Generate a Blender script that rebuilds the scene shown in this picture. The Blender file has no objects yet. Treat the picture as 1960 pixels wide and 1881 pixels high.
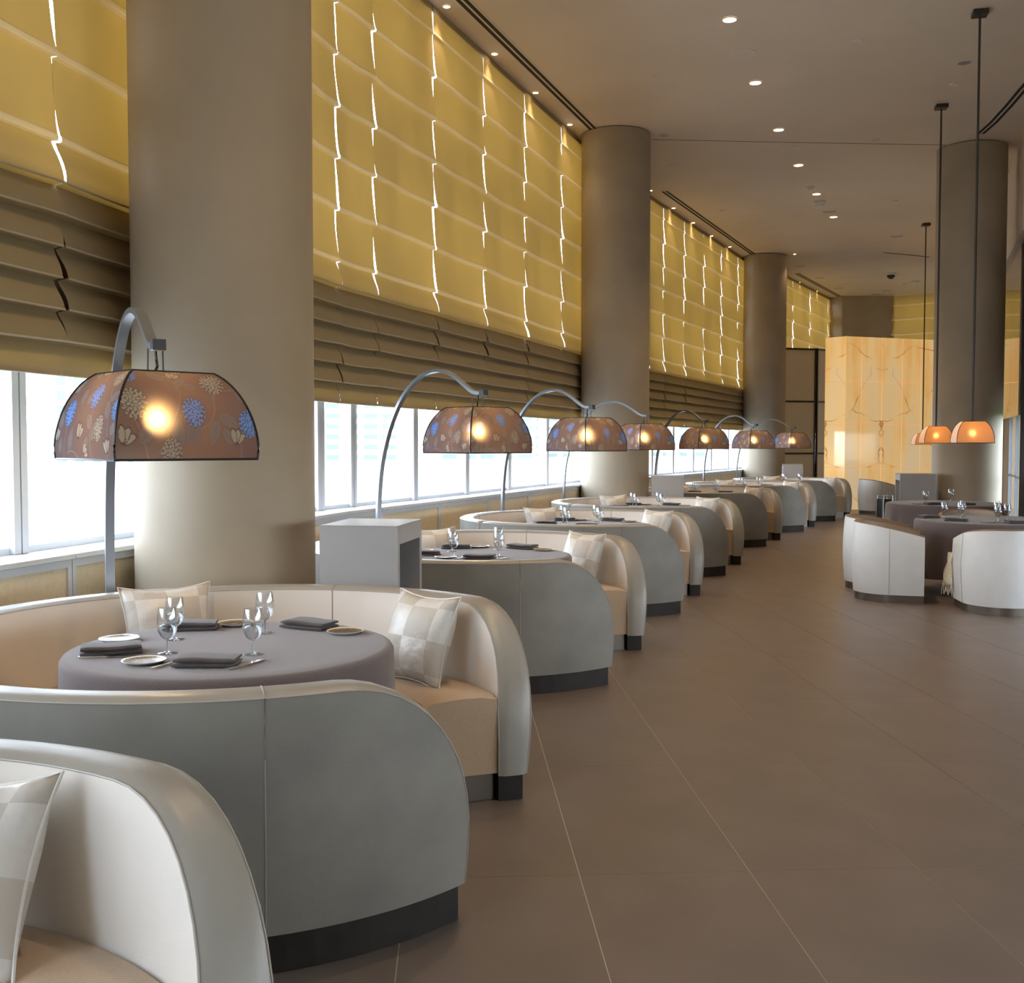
import bpy, bmesh, math, random
import numpy as np
from mathutils import Vector, Matrix
random.seed(7)
PI = math.pi
C = bpy.context.scene.collection
sc = bpy.context.scene

# ------------------------------------------------------------------ camera
EYE = 1.52
cam_d = bpy.data.cameras.new('camera')
cam_d.sensor_fit = 'HORIZONTAL'
cam_d.sensor_width = 36.0
cam_d.lens = 36.0 * 2050.0 / 1960.0
cam_d.clip_end = 1500
cam = bpy.data.objects.new('camera', cam_d)
C.objects.link(cam)
cam.location = (0, 0, EYE)
cam.rotation_euler = (PI / 2 - math.atan(87.5 / 2050.0), 0, 0)
sc.camera = cam

# ------------------------------------------------------------------ world, exposure
sc.view_settings.view_transform = 'Standard'
sc.view_settings.look = 'None'
sc.view_settings.gamma = 1.0
sc.view_settings.use_curve_mapping = False
sc.view_settings.exposure = 0.25
SKY = 9.0
w = bpy.data.worlds.new('sky')
sc.world = w
w.use_nodes = True
nt = w.node_tree
for n in list(nt.nodes):
    nt.nodes.remove(n)
wo = nt.nodes.new('ShaderNodeOutputWorld')
bg = nt.nodes.new('ShaderNodeBackground')
tc = nt.nodes.new('ShaderNodeTexCoord')
sx = nt.nodes.new('ShaderNodeSeparateXYZ')
rp = nt.nodes.new('ShaderNodeValToRGB')
rp.color_ramp.elements[0].position = 0.0
rp.color_ramp.elements[0].color = (0.87, 0.935, 1.0, 1)
rp.color_ramp.elements[1].position = 0.9
rp.color_ramp.elements[1].color = (0.58, 0.75, 1.0, 1)
nt.links.new(tc.outputs['Generated'], sx.inputs[0])
nt.links.new(sx.outputs['Z'], rp.inputs[0])
nt.links.new(rp.outputs[0], bg.inputs[0])
bg.inputs[1].default_value = SKY
nt.links.new(bg.outputs[0], wo.inputs[0])
sc.cycles.transparent_max_bounces = 24
sc.cycles.max_bounces = 10
sc.cycles.diffuse_bounces = 6
sc.cycles.glossy_bounces = 4
sc.cycles.sample_clamp_indirect = 6.0
sc.cycles.caustics_reflective = False
sc.cycles.caustics_refractive = False

# ------------------------------------------------------------------ materials
MATS = {}
def mat(name, col=(.5, .5, .5), rough=.5, metal=0., spec=.5, noise=None, bump=None, coat=0., sheen=0.):
    """Principled material; noise=(scale, amount, detail) varies the colour, bump=(scale, strength)."""
    m = bpy.data.materials.new(name)
    m.use_nodes = True
    t = m.node_tree
    b = t.nodes['Principled BSDF']
    b.inputs['Base Color'].default_value = (*col, 1)
    b.inputs['Roughness'].default_value = rough
    b.inputs['Metallic'].default_value = metal
    b.inputs['Specular IOR Level'].default_value = spec
    b.inputs['Coat Weight'].default_value = coat
    b.inputs['Sheen Weight'].default_value = sheen
    if noise or bump:
        c = t.nodes.new('ShaderNodeTexCoord')
    if noise:
        n = t.nodes.new('ShaderNodeTexNoise')
        n.inputs['Scale'].default_value = noise[0]
        n.inputs['Detail'].default_value = noise[2] if len(noise) > 2 else 3
        t.links.new(c.outputs['Object'], n.inputs['Vector'])
        r = t.nodes.new('ShaderNodeValToRGB')
        a = noise[1]
        r.color_ramp.elements[0].position = .3
        r.color_ramp.elements[1].position = .7
        r.color_ramp.elements[0].color = (*[v * (1 - a) for v in col], 1)
        r.color_ramp.elements[1].color = (*[min(1, v * (1 + a)) for v in col], 1)
        t.links.new(n.outputs['Fac'], r.inputs[0])
        t.links.new(r.outputs[0], b.inputs['Base Color'])
    if bump:
        n2 = t.nodes.new('ShaderNodeTexNoise')
        n2.inputs['Scale'].default_value = bump[0]
        n2.inputs['Detail'].default_value = 3
        t.links.new(c.outputs['Object'], n2.inputs['Vector'])
        bp = t.nodes.new('ShaderNodeBump')
        bp.inputs['Strength'].default_value = bump[1]
        bp.inputs['Distance'].default_value = .004
        t.links.new(n2.outputs['Fac'], bp.inputs['Height'])
        t.links.new(bp.outputs[0], b.inputs['Normal'])
    MATS[name] = m
    return m

def nodes_mat(name):
    m = bpy.data.materials.new(name)
    m.use_nodes = True
    t = m.node_tree
    for n in list(t.nodes):
        t.nodes.remove(n)
    out = t.nodes.new('ShaderNodeOutputMaterial')
    MATS[name] = m
    return m, t, out

def emit_mat(name, col, strength):
    m, t, out = nodes_mat(name)
    e = t.nodes.new('ShaderNodeEmission')
    e.inputs[0].default_value = (*col, 1)
    e.inputs[1].default_value = strength
    t.links.new(e.outputs[0], out.inputs[0])
    return m

def thin_glass(name, tint=(.97, .985, .99), refl=.03, rough=.01, fres=5.0):
    m, t, out = nodes_mat(name)
    tr = t.nodes.new('ShaderNodeBsdfTransparent')
    tr.inputs[0].default_value = (*tint, 1)
    g = t.nodes.new('ShaderNodeBsdfGlossy')
    g.inputs['Roughness'].default_value = rough
    lw_ = t.nodes.new('ShaderNodeLayerWeight')
    lw_.inputs[0].default_value = .5
    pw = t.nodes.new('ShaderNodeMath'); pw.operation = 'POWER'; pw.inputs[1].default_value = fres
    t.links.new(lw_.outputs['Facing'], pw.inputs[0])
    f = t.nodes.new('ShaderNodeMath'); f.operation = 'MULTIPLY_ADD'; f.inputs[1].default_value = .9; f.inputs[2].default_value = refl
    t.links.new(pw.outputs[0], f.inputs[0])
    mx = t.nodes.new('ShaderNodeMixShader')
    t.links.new(f.outputs[0], mx.inputs[0])
    t.links.new(tr.outputs[0], mx.inputs[1])
    t.links.new(g.outputs[0], mx.inputs[2])
    t.links.new(mx.outputs[0], out.inputs[0])
    return m

def cloth_blind(name, col, trans):
    m, t, out = nodes_mat(name)
    c = t.nodes.new('ShaderNodeTexCoord')
    mp = t.nodes.new('ShaderNodeMapping')
    mp.inputs['Scale'].default_value = (.8, .8, .35)
    n = t.nodes.new('ShaderNodeTexNoise')
    n.inputs['Scale'].default_value = 1.6
    n.inputs['Detail'].default_value = 4
    t.links.new(c.outputs['Object'], mp.inputs[0])
    t.links.new(mp.outputs[0], n.inputs['Vector'])
    r = t.nodes.new('ShaderNodeValToRGB')
    r.color_ramp.elements[0].position = .3
    r.color_ramp.elements[1].position = .7
    r.color_ramp.elements[0].color = (*[v * .62 for v in trans], 1)
    r.color_ramp.elements[1].color = (*[v * 1.12 for v in trans], 1)
    t.links.new(n.outputs['Fac'], r.inputs[0])
    d = t.nodes.new('ShaderNodeBsdfDiffuse')
    d.inputs[0].default_value = (*col, 1)
    s = t.nodes.new('ShaderNodeBsdfGlossy')
    s.inputs[0].default_value = (.6, .52, .38, 1)
    s.inputs['Roughness'].default_value = .5
    tl = t.nodes.new('ShaderNodeBsdfTranslucent')
    t.links.new(r.outputs[0], tl.inputs[0])
    a = t.nodes.new('ShaderNodeAddShader')
    t.links.new(d.outputs[0], a.inputs[0])
    t.links.new(tl.outputs[0], a.inputs[1])
    mx = t.nodes.new('ShaderNodeMixShader')
    mx.inputs[0].default_value = .12
    t.links.new(a.outputs[0], mx.inputs[1])
    t.links.new(s.outputs[0], mx.inputs[2])
    t.links.new(mx.outputs[0], out.inputs[0])
    return m

mat('column_plaster', (.40, .335, .25), .5, 0, .4, (1.3, .10, 5), (60, .12))
mat('ceiling_paint', (.78, .67, .54), .55, 0, .4, (.5, .06, 3))
mat('floor_stone', (.172, .136, .115), .36, 0, .5, (2.6, .10, 6), (45, .06))
mat('grout', (.62, .56, .50), .7)
mat('wall_plaster', (.33, .26, .18), .6, 0, .3, (1.0, .08))
mat('aluminium', (.74, .77, .81), .4, .2)
mat('aluminium_dark', (.22, .24, .27), .4, .6)
mat('wainscot_fabric', (.82, .70, .50), .7, 0, .3, (30, .05))
mat('spandrel', (.30, .28, .25), .7)
mat('hide_grey', (.215, .202, .176), .5, 0, .4, (2.2, .22, 5), (160, .15), 0, .15)
mat('hide_rim', (.285, .27, .24), .36, 0, .5, (4, .07, 4), (160, .12))
mat('hide_cream', (.72, .665, .60), .45, 0, .45, (6, .03), (220, .10))
mat('seat_fabric', (.42, .305, .20), .6, 0, .3, (120, .05), (300, .15), 0, .2)
mat('piping', (.36, .34, .305), .5)
mat('cushion_piping', (.55, .53, .49), .5)
mat('piping_grey', (.30, .29, .27), .5)
mat('wenge', (.022, .018, .015), .6, 0, .25, (9, .25))
mat('bronze', (.17, .145, .12), .32, .7)
mat('cloth_taupe', (.112, .090, .091), .85, 0, .2, (220, .12), (400, .3), 0, .3)
mat('napkin_taupe', (.060, .049, .048), .85, 0, .2, (220, .12), (400, .3), 0, .25)
mat('lacquer_grey', (.36, .35, .345), .35, 0, .5, (3, .03))
mat('lacquer_dark', (.10, .095, .09), .4)
mat('steel', (.33, .36, .40), .32, .7)
mat('steel_dark', (.10, .10, .11), .4, .5)
mat('cutlery', (.70, .66, .60), .18, 1.)
mat('porcelain', (.80, .80, .78), .15, 0, .5, coat=.5)
mat('chair_hide', (.68, .68, .67), .45, 0, .45, (8, .03), (220, .08))
mat('chair_rim', (.23, .165, .115), .35, 0, .5, (6, .1))
mat('chair_inner', (.36, .29, .22), .5)
mat('white_plastic', (.75, .74, .72), .4)
mat('black_plastic', (.02, .02, .022), .25)
mat('slot_black', (.03, .028, .025), .8)
mat('dark_metal', (.060, .055, .050), .4, .5)
mat('pilaster_dark', (.022, .021, .020), .35)
mat('screen_fabric', (.80, .68, .47), .6, 0, .3, (40, .05))
mat('screen_frame', (.05, .042, .036), .4, .3)
mat('throw_wool', (.66, .60, .47), .9, 0, .2, (60, .1), (120, .6))
mat('facade', (.62, .62, .60), .8)
mat('facade_glass', (.125, .165, .195), .4)
mat('ground_sand', (.50, .50, .46), .9)
mat('lawn', (.045, .10, .014), .9, 0, .2, (3, .3))
thin_glass('window_glass', (.97, .985, .99), .03, .01, 6.0)
thin_glass('wine_glass', (.96, .975, .99), .065, .02, 2.4)
mat('wine_stem', (.75, .78, .82), .05, 0, .9)
MATS['wine_stem'].node_tree.nodes['Principled BSDF'].inputs['Transmission Weight'].default_value = .85
cloth_blind('blind_gold', (.41, .325, .19), (.086, .0455, .0075))
cloth_blind('blind_batten', (.62, .53, .39), (.092, .056, .019))
emit_mat('downlight_glow', (1.0, .72, .40), 14)
emit_mat('bulb_glow', (1.0, .66, .32), 170)
emit_mat('pendant_bulb', (1.0, .55, .20), 45)
# polished bronze mirror panel
mat('polished_stone', (.34, .31, .27), .03, .95)

def make_shade_mat(name, use_attr, refl, trans, leak):
    m, t, out = nodes_mat(name)
    d = t.nodes.new('ShaderNodeBsdfDiffuse')
    tl = t.nodes.new('ShaderNodeBsdfTranslucent')
    tp = t.nodes.new('ShaderNodeBsdfRefraction')
    tp.inputs['Roughness'].default_value = 1.0
    tp.inputs['IOR'].default_value = 1.12
    d.inputs[0].default_value = (*refl, 1)
    tl.inputs[0].default_value = (*trans, 1)
    if use_attr:
        a1 = t.nodes.new('ShaderNodeAttribute'); a1.attribute_name = 'weave'
        a2 = t.nodes.new('ShaderNodeAttribute'); a2.attribute_name = 'backlit'
        c = t.nodes.new('ShaderNodeTexCoord')
        mp = t.nodes.new('ShaderNodeMapping')
        mp.inputs['Scale'].default_value = (60, 60, 700)
        n = t.nodes.new('ShaderNodeTexNoise'); n.inputs['Scale'].default_value = 1.0
        t.links.new(c.outputs['Object'], mp.inputs[0]); t.links.new(mp.outputs[0], n.inputs['Vector'])
        mu = t.nodes.new('ShaderNodeMix'); mu.data_type = 'RGBA'; mu.blend_type = 'MULTIPLY'
        mu.inputs[0].default_value = .45
        t.links.new(a2.outputs['Color'], mu.inputs[6]); t.links.new(n.outputs['Color'], mu.inputs[7])
        bw = t.nodes.new('ShaderNodeRGBToBW')
        t.links.new(n.outputs['Color'], bw.inputs[0]); t.links.new(bw.outputs[0], mu.inputs[7])
        t.links.new(a1.outputs['Color'], d.inputs[0])
        t.links.new(mu.outputs[2], tl.inputs[0])
    tp.inputs[0].default_value = (1.0, .8, .55, 1)
    ad = t.nodes.new('ShaderNodeAddShader')
    t.links.new(d.outputs[0], ad.inputs[0]); t.links.new(tl.outputs[0], ad.inputs[1])
    mx = t.nodes.new('ShaderNodeMixShader'); mx.inputs[0].default_value = leak
    t.links.new(ad.outputs[0], mx.inputs[1]); t.links.new(tp.outputs[0], mx.inputs[2])
    t.links.new(mx.outputs[0], out.inputs[0])
make_shade_mat('shade_floral', True, (.2, .16, .15), (.2, .12, .07), .05)
make_shade_mat('shade_silk', False, (.34, .24, .15), (.42, .22, .09), .06)
make_shade_mat('shade_silk_lit', False, (.70, .68, .64), (.30, .20, .10), .03)  # window light on the side panels put into a paler silk colour

def onyx_mat():
    m, t, out = nodes_mat('onyx')
    N = t.nodes.new; L = t.links.new
    c = N('ShaderNodeTexCoord')
    sp = N('ShaderNodeSeparateXYZ'); L(c.outputs['Object'], sp.inputs[0])
    ab = N('ShaderNodeMath'); ab.operation = 'ABSOLUTE'; L(sp.outputs['X'], ab.inputs[0])     # book-matched slabs
    cb = N('ShaderNodeCombineXYZ'); L(ab.outputs[0], cb.inputs[0]); L(sp.outputs['Y'], cb.inputs[1]); L(sp.outputs['Z'], cb.inputs[2])
    n1 = N('ShaderNodeTexNoise'); n1.inputs['Scale'].default_value = .9; n1.inputs['Detail'].default_value = 5
    mp = N('ShaderNodeMapping'); mp.inputs['Scale'].default_value = (2.2, 1, .45); L(cb.outputs[0], mp.inputs[0]); L(mp.outputs[0], n1.inputs['Vector'])
    r1 = N('ShaderNodeValToRGB'); e = r1.color_ramp.elements
    e[0].position = .28; e[0].color = (.86, .45, .12, 1)
    e[1].position = .72; e[1].color = (.78, .62, .40, 1)
    k = e.new(.48); k.color = (.92, .60, .25, 1)
    L(n1.outputs['Fac'], r1.inputs[0])
    # veins
    n2 = N('ShaderNodeTexNoise'); n2.inputs['Scale'].default_value = 1.1; n2.inputs['Detail'].default_value = 6
    L(cb.outputs[0], n2.inputs['Vector'])
    mxv = N('ShaderNodeMix'); mxv.data_type = 'RGBA'; mxv.inputs[0].default_value = .35
    L(cb.outputs[0], mxv.inputs[6]); L(n2.outputs['Color'], mxv.inputs[7])
    vo = N('ShaderNodeTexVoronoi'); vo.feature = 'DISTANCE_TO_EDGE'; vo.inputs['Scale'].default_value = 1.15
    L(mxv.outputs[2], vo.inputs['Vector'])
    r2 = N('ShaderNodeValToRGB'); r2.color_ramp.elements[0].position = .0; r2.color_ramp.elements[0].color = (.50, .27, .13, 1)
    r2.color_ramp.elements[1].position = .012; r2.color_ramp.elements[1].color = (1, 1, 1, 1)
    L(vo.outputs['Distance'], r2.inputs[0])
    n3 = N('ShaderNodeTexNoise'); n3.inputs['Scale'].default_value = 1.7
    L(cb.outputs[0], n3.inputs['Vector'])
    r3 = N('ShaderNodeValToRGB'); r3.color_ramp.elements[0].position = .43; r3.color_ramp.elements[1].position = .58
    L(n3.outputs['Fac'], r3.inputs[0])
    mu = N('ShaderNodeMix'); mu.data_type = 'RGBA'; mu.blend_type = 'MULTIPLY'
    L(r3.outputs[0], mu.inputs[0]); L(r1.outputs[0], mu.inputs[6]); L(r2.outputs[0], mu.inputs[7])
    b = N('ShaderNodeBsdfPrincipled')
    b.inputs['Roughness'].default_value = .09
    b.inputs['Coat Weight'].default_value = .5
    b.inputs['Coat Roughness'].default_value = .05
    L(mu.outputs[2], b.inputs['Base Color'])
    L(mu.outputs[2], b.inputs['Emission Color'])
    b.inputs['Emission Strength'].default_value = .52
    L(b.outputs[0], out.inputs[0])
    return m
onyx_mat()

def pillow_mat():
    """woven check of matt and satin squares, laid out by the cushion's own UVs"""
    m, t, out = nodes_mat('pillow_check')
    N = t.nodes.new; L = t.links.new
    u = N('ShaderNodeUVMap')
    ck = N('ShaderNodeTexChecker'); ck.inputs['Scale'].default_value = 2.1
    ck.inputs[1].default_value = (.58, .565, .53, 1); ck.inputs[2].default_value = (.46, .43, .385, 1)
    L(u.outputs[0], ck.inputs[0])
    b = N('ShaderNodeBsdfPrincipled')
    L(ck.outputs[0], b.inputs['Base Color'])
    mr = N('ShaderNodeMapRange'); mr.inputs[3].default_value = .62; mr.inputs[4].default_value = .36
    L(ck.outputs['Fac'], mr.inputs[0]); L(mr.outputs[0], b.inputs['Roughness'])
    n = N('ShaderNodeTexNoise'); n.inputs['Scale'].default_value = 14; n.inputs['Detail'].default_value = 2
    c = N('ShaderNodeTexCoord'); L(c.outputs['Object'], n.inputs['Vector'])
    bp = N('ShaderNodeBump'); bp.inputs['Strength'].default_value = .5; bp.inputs['Distance'].default_value = .02
    L(n.outputs['Fac'], bp.inputs['Height']); L(bp.outputs[0], b.inputs['Normal'])
    L(b.outputs[0], out.inputs[0])
pillow_mat()

def plate_mat():
    m, t, out = nodes_mat('plate_lattice')
    N = t.nodes.new; L = t.links.new
    c = N('ShaderNodeTexCoord')
    w = N('ShaderNodeTexVoronoi'); w.inputs['Scale'].default_value = 120; w.inputs['Randomness'].default_value = .15
    L(c.outputs['Object'], w.inputs['Vector'])
    r = N('ShaderNodeValToRGB'); r.color_ramp.interpolation = 'CONSTANT'
    r.color_ramp.elements[0].color = (.46, .38, .25, 1)
    r.color_ramp.elements[1].position = .36; r.color_ramp.elements[1].color = (.09, .06, .035, 1)
    L(w.outputs['Distance'], r.inputs[0])
    b = N('ShaderNodeBsdfPrincipled'); b.inputs['Roughness'].default_value = .25; b.inputs['Metallic'].default_value = .3
    L(r.outputs[0], b.inputs['Base Color']); L(b.outputs[0], out.inputs[0])
plate_mat()

# ------------------------------------------------------------------ mesh helpers
class MB:
    def __init__(s):
        s.v = []; s.f = []; s.uv = None
    def add(s, verts, faces):
        o = len(s.v)
        s.v.extend([tuple(p) for p in verts]); s.f.extend([tuple(i + o for i in f) for f in faces])
        return s
    def grid(s, rows, close_u=False, close_v=False, flip=False):
        """rows: list of equal-length point lists"""
        n = len(rows); m = len(rows[0]); o = len(s.v)
        for r in rows:
            s.v.extend([tuple(p) for p in r])
        for i in range(n if close_u else n - 1):
            for j in range(m if close_v else m - 1):
                a = o + i * m + j; b = o + i * m + (j + 1) % m
                c = o + ((i + 1) % n) * m + (j + 1) % m; d = o + ((i + 1) % n) * m + j
                s.f.append((a, d, c, b) if flip else (a, b, c, d))
        return s
    def box(s, x0, x1, y0, y1, z0, z1):
        return s.add([(x0, y0, z0), (x1, y0, z0), (x1, y1, z0), (x0, y1, z0), (x0, y0, z1), (x1, y0, z1), (x1, y1, z1), (x0, y1, z1)],
                     [(0, 3, 2, 1), (4, 5, 6, 7), (0, 1, 5, 4), (1, 2, 6, 5), (2, 3, 7, 6), (3, 0, 4, 7)])
    def prism(s, fn, a0, a1, b0, b1, c0, c1):
        """box in a mapped frame fn(a, b, c)"""
        return s.add([fn(a0, b0, c0), fn(a1, b0, c0), fn(a1, b1, c0), fn(a0, b1, c0), fn(a0, b0, c1), fn(a1, b0, c1), fn(a1, b1, c1), fn(a0, b1, c1)],
                     [(0, 3, 2, 1), (4, 5, 6, 7), (0, 1, 5, 4), (1, 2, 6, 5), (2, 3, 7, 6), (3, 0, 4, 7)])
    def lathe(s, prof, n=32, cx=0, cy=0):
        rows = []
        for r, z in prof:
            rows.append([(cx + r * math.cos(2 * PI * k / n), cy + r * math.sin(2 * PI * k / n), z) for k in range(n)])
        return s.grid(rows, close_v=True)
    def tube(s, pts, r, n=8, cap=True):
        pts = [Vector(p) for p in pts]
        rows = []
        up = Vector((0, 0, 1))
        for i, p in enumerate(pts):
            t = (pts[min(i + 1, len(pts) - 1)] - pts[max(i - 1, 0)]).normalized()
            a = t.cross(up)
            if a.length < 1e-3:
                a = t.cross(Vector((1, 0, 0)))
            a.normalize(); b = a.cross(t).normalized()
            rr = r[i] if isinstance(r, (list, tuple)) else r
            rows.append([p + (a * math.cos(2 * PI * k / n) + b * math.sin(2 * PI * k / n)) * rr for k in range(n)])
        o = len(s.v)
        s.grid(rows, close_v=True)
        if cap:
            s.f.append(tuple(o + k for k in range(n)))
            e = o + (len(pts) - 1) * n
            s.f.append(tuple(e + k for k in reversed(range(n))))
        return s
    def disc(s, r, z, n=32, cx=0, cy=0, up=True):
        o = len(s.v)
        s.v.extend([(cx + r * math.cos(2 * PI * k / n), cy + r * math.sin(2 * PI * k / n), z) for k in range(n)])
        s.f.append(tuple(o + k for k in (range(n) if up else reversed(range(n)))))
        return s
    def mesh(s, name, material, smooth=True, angle=35):
        me = bpy.data.meshes.new(name)
        me.from_pydata(s.v, [], s.f)
        bm = bmesh.new(); bm.from_mesh(me)
        bmesh.ops.remove_doubles(bm, verts=bm.verts, dist=1e-5)
        bmesh.ops.recalc_face_normals(bm, faces=bm.faces)
        bm.to_mesh(me); bm.free()
        me.materials.append(MATS[material])
        if smooth:
            me.polygons.foreach_set('use_smooth', [True] * len(me.polygons))
            me.set_sharp_from_angle(angle=math.radians(angle))
        me.update()
        return me
    def build(s, name, material, parent=None, smooth=True, angle=35):
        return link(name, s.mesh(name, material, smooth, angle), parent)

def link(name, me, parent=None, loc=None, rz=None):
    o = bpy.data.objects.new(name, me)
    C.objects.link(o)
    if parent:
        o.parent = parent
    if loc:
        o.location = loc
    if rz is not None:
        o.rotation_euler = (0, 0, rz)
    return o

def tag(o, label, cat, group=None):
    o['label'] = label; o['category'] = cat
    if group:
        o['group'] = group
    return o

def thing(name, label, cat, loc=(0, 0, 0), rz=0, group=None):
    o = bpy.data.objects.new(name, None)
    o.empty_display_size = .1
    C.objects.link(o)
    o.location = loc; o.rotation_euler = (0, 0, rz)
    return tag(o, label, cat, group)

def struct(o):
    o['kind'] = 'structure'
    return o

KIDS = {}
def dup(root, loc, rz=0, label=None, cat=None, group=None, rot=None):
    r = root.copy(); C.objects.link(r)
    r.location = loc; r.rotation_euler = rot if rot else (0, 0, rz)
    if label: r['label'] = label
    if cat: r['category'] = cat
    if group: r['group'] = group
    for ch in list(root.children):
        c = ch.copy(); C.objects.link(c); c.parent = r
        for g in list(ch.children):
            d = g.copy(); C.objects.link(d); d.parent = c
    return r

def bevel(o, wd=.004, seg=2, ang=40):
    b = o.modifiers.new('bevel', 'BEVEL')
    b.width = wd; b.segments = seg; b.limit_method = 'ANGLE'; b.angle_limit = math.radians(ang)
    return o

# ------------------------------------------------------------------ room shell
CEIL = 6.02
Q = [(-5.43, -7.0), (-1.517, 9.27), (1.24, 16.6), (2.40, 19.30), (6.0, 26.85), (7.05, 28.18), (10.0, 33.4)]
BAYS = [(0, 1), (1, 2), (3, 4), (5, 6)]
def frame(p, q):
    p = Vector((p[0], p[1], 0)); q = Vector((q[0], q[1], 0))
    d = (q - p); L = d.length; d.normalize()
    n = Vector((d.y, -d.x, 0))        # into the room
    def fn(s, o, z):
        r = p + d * s + n * o
        return (r.x, r.y, z)
    return fn, L, d

# floor: grout bed, then stone slabs
FD = Vector((-.0545, 1, 0)).normalized(); FX = Vector((FD.y, -FD.x, 0))
TW, TL = .612, 1.275
F0 = Vector((.17, 5.01, 0))
def poly_slab(pts, z0, z1):
    m = MB(); n = len(pts)
    m.add([(x, y, z) for z in (z0, z1) for x, y in pts], [tuple(range(n)), tuple(reversed(range(n, 2 * n)))] + [(i, (i + 1) % n, n + (i + 1) % n, n + i) for i in range(n)])
    return m
def inset(o):
    out = []
    for i, (x, y) in enumerate(Q):
        a = Vector(Q[max(i - 1, 0)]); b_ = Vector(Q[min(i + 1, len(Q) - 1)]); t = (b_ - a).normalized()
        out.append((x - t.y * o, y + t.x * o))
    return out
PLAN = inset(.34) + [(10.1, 33.85), (17.5, 29.0), (17.5, 28.2), (11.95, 27.2), (7.95, 15.4), (6.95, -7.3), (-5.9, -7.3)]
b = poly_slab(PLAN, -.2, -.0025)
floor = struct(b.build('floor', 'grout', smooth=False))
tile = MB(); g = .0019
tile.box(g, TW - g, .0007, TL - .0007, -.02, 0)
tile_me = tile.mesh('tile', 'floor_stone', smooth=False)
cands = []
rest = MB()
for i in range(-16, 30):
    for j in range(-11, 26):
        p = F0 + FX * (i * TW) + FD * (j * TL)
        c = p + FX * TW / 2 + FD * TL / 2
        vis = c.y > 2.4 and c.x < c.y * .52 + .5 and c.x > -.6 + .22 * (c.y - 3)
        wx = np.interp(c.y, [q[1] for q in Q], [q[0] for q in Q])
        rx = np.interp(c.y, [-7, 15.4, 27.2], [6.5, 7.4, 11.6])
        if wx - .25 < c.x < rx - .1 and -6.3 < c.y < 32.5:
            cands.append((0 if vis else 1, c.y, p))
cands.sort(key=lambda t: (t[0], t[1]))
ang_f = math.atan2(FX.y, FX.x)
for k, (v, y, p) in enumerate(cands):
    if k < 298 and v == 0:
        link('tile', tile_me, floor, tuple(p), ang_f)
    else:
        def fl(a, bb, cc, p=p):
            r = p + FX * a + FD * bb
            return (r.x, r.y, cc)
        rest.prism(fl, g, TW - g, .0007, TL - .0007, -.02, 0)
o = rest.build('tile', 'floor_stone', floor, smooth=False)
o['kind'] = 'stuff'

ceiling_mb = poly_slab(PLAN, CEIL, CEIL + .25)
ceiling = struct(ceiling_mb.build('ceiling', 'ceiling_paint', smooth=False))

# window wall bays
wall_left = struct(MB().box(-5.9, -5.65, -7.3, -7.05, 0, CEIL).build('wall_left', 'wall_plaster', smooth=False))
bay_frames = [frame(Q[a], Q[b_]) for a, b_ in BAYS]
# where the blind gaps fall along each bay (distance from the bay's start)
def s_at_y(fi, y):
    fn, L, d = bay_frames[fi]
    a, _ = BAYS[fi]
    return (y - Q[a][1]) / d.y
gaps = [[s_at_y(0, 5.64 + 1.3 * k) for k in range(-9, 3)],
        [s_at_y(1, y) for y in (9.905, 11.13, 12.41, 13.70, 15.11)],
        [s_at_y(2, y) for y in (20.18, 21.4, 22.7, 24.0, 25.4)],
        [s_at_y(3, y) for y in (29.1, 30.7, 32.6)]]
SILL, HEAD, SP_LO, SP_HI, BL = .955, 1.99, 1.97, 2.93, 1.89
def portal(fn, L, z0, z1):
    l = bpy.data.lights.new('daylight', 'AREA')
    l.shape = 'RECTANGLE'
    l.cycles.is_portal = True
    c = Vector(fn(L / 2, -.42, (z0 + z1) / 2))
    l.size = L; l.size_y = z1 - z0
    o = bpy.data.objects.new('daylight', l)
    C.objects.link(o)
    a = Vector(fn(0, 0, 0)); b2 = Vector(fn(1, 0, 0)); inw = Vector(fn(0, 1, 0)) - a
    o.location = c
    o.rotation_euler = inw.to_track_quat('-Z', 'Z').to_euler()
wn = 0
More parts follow.
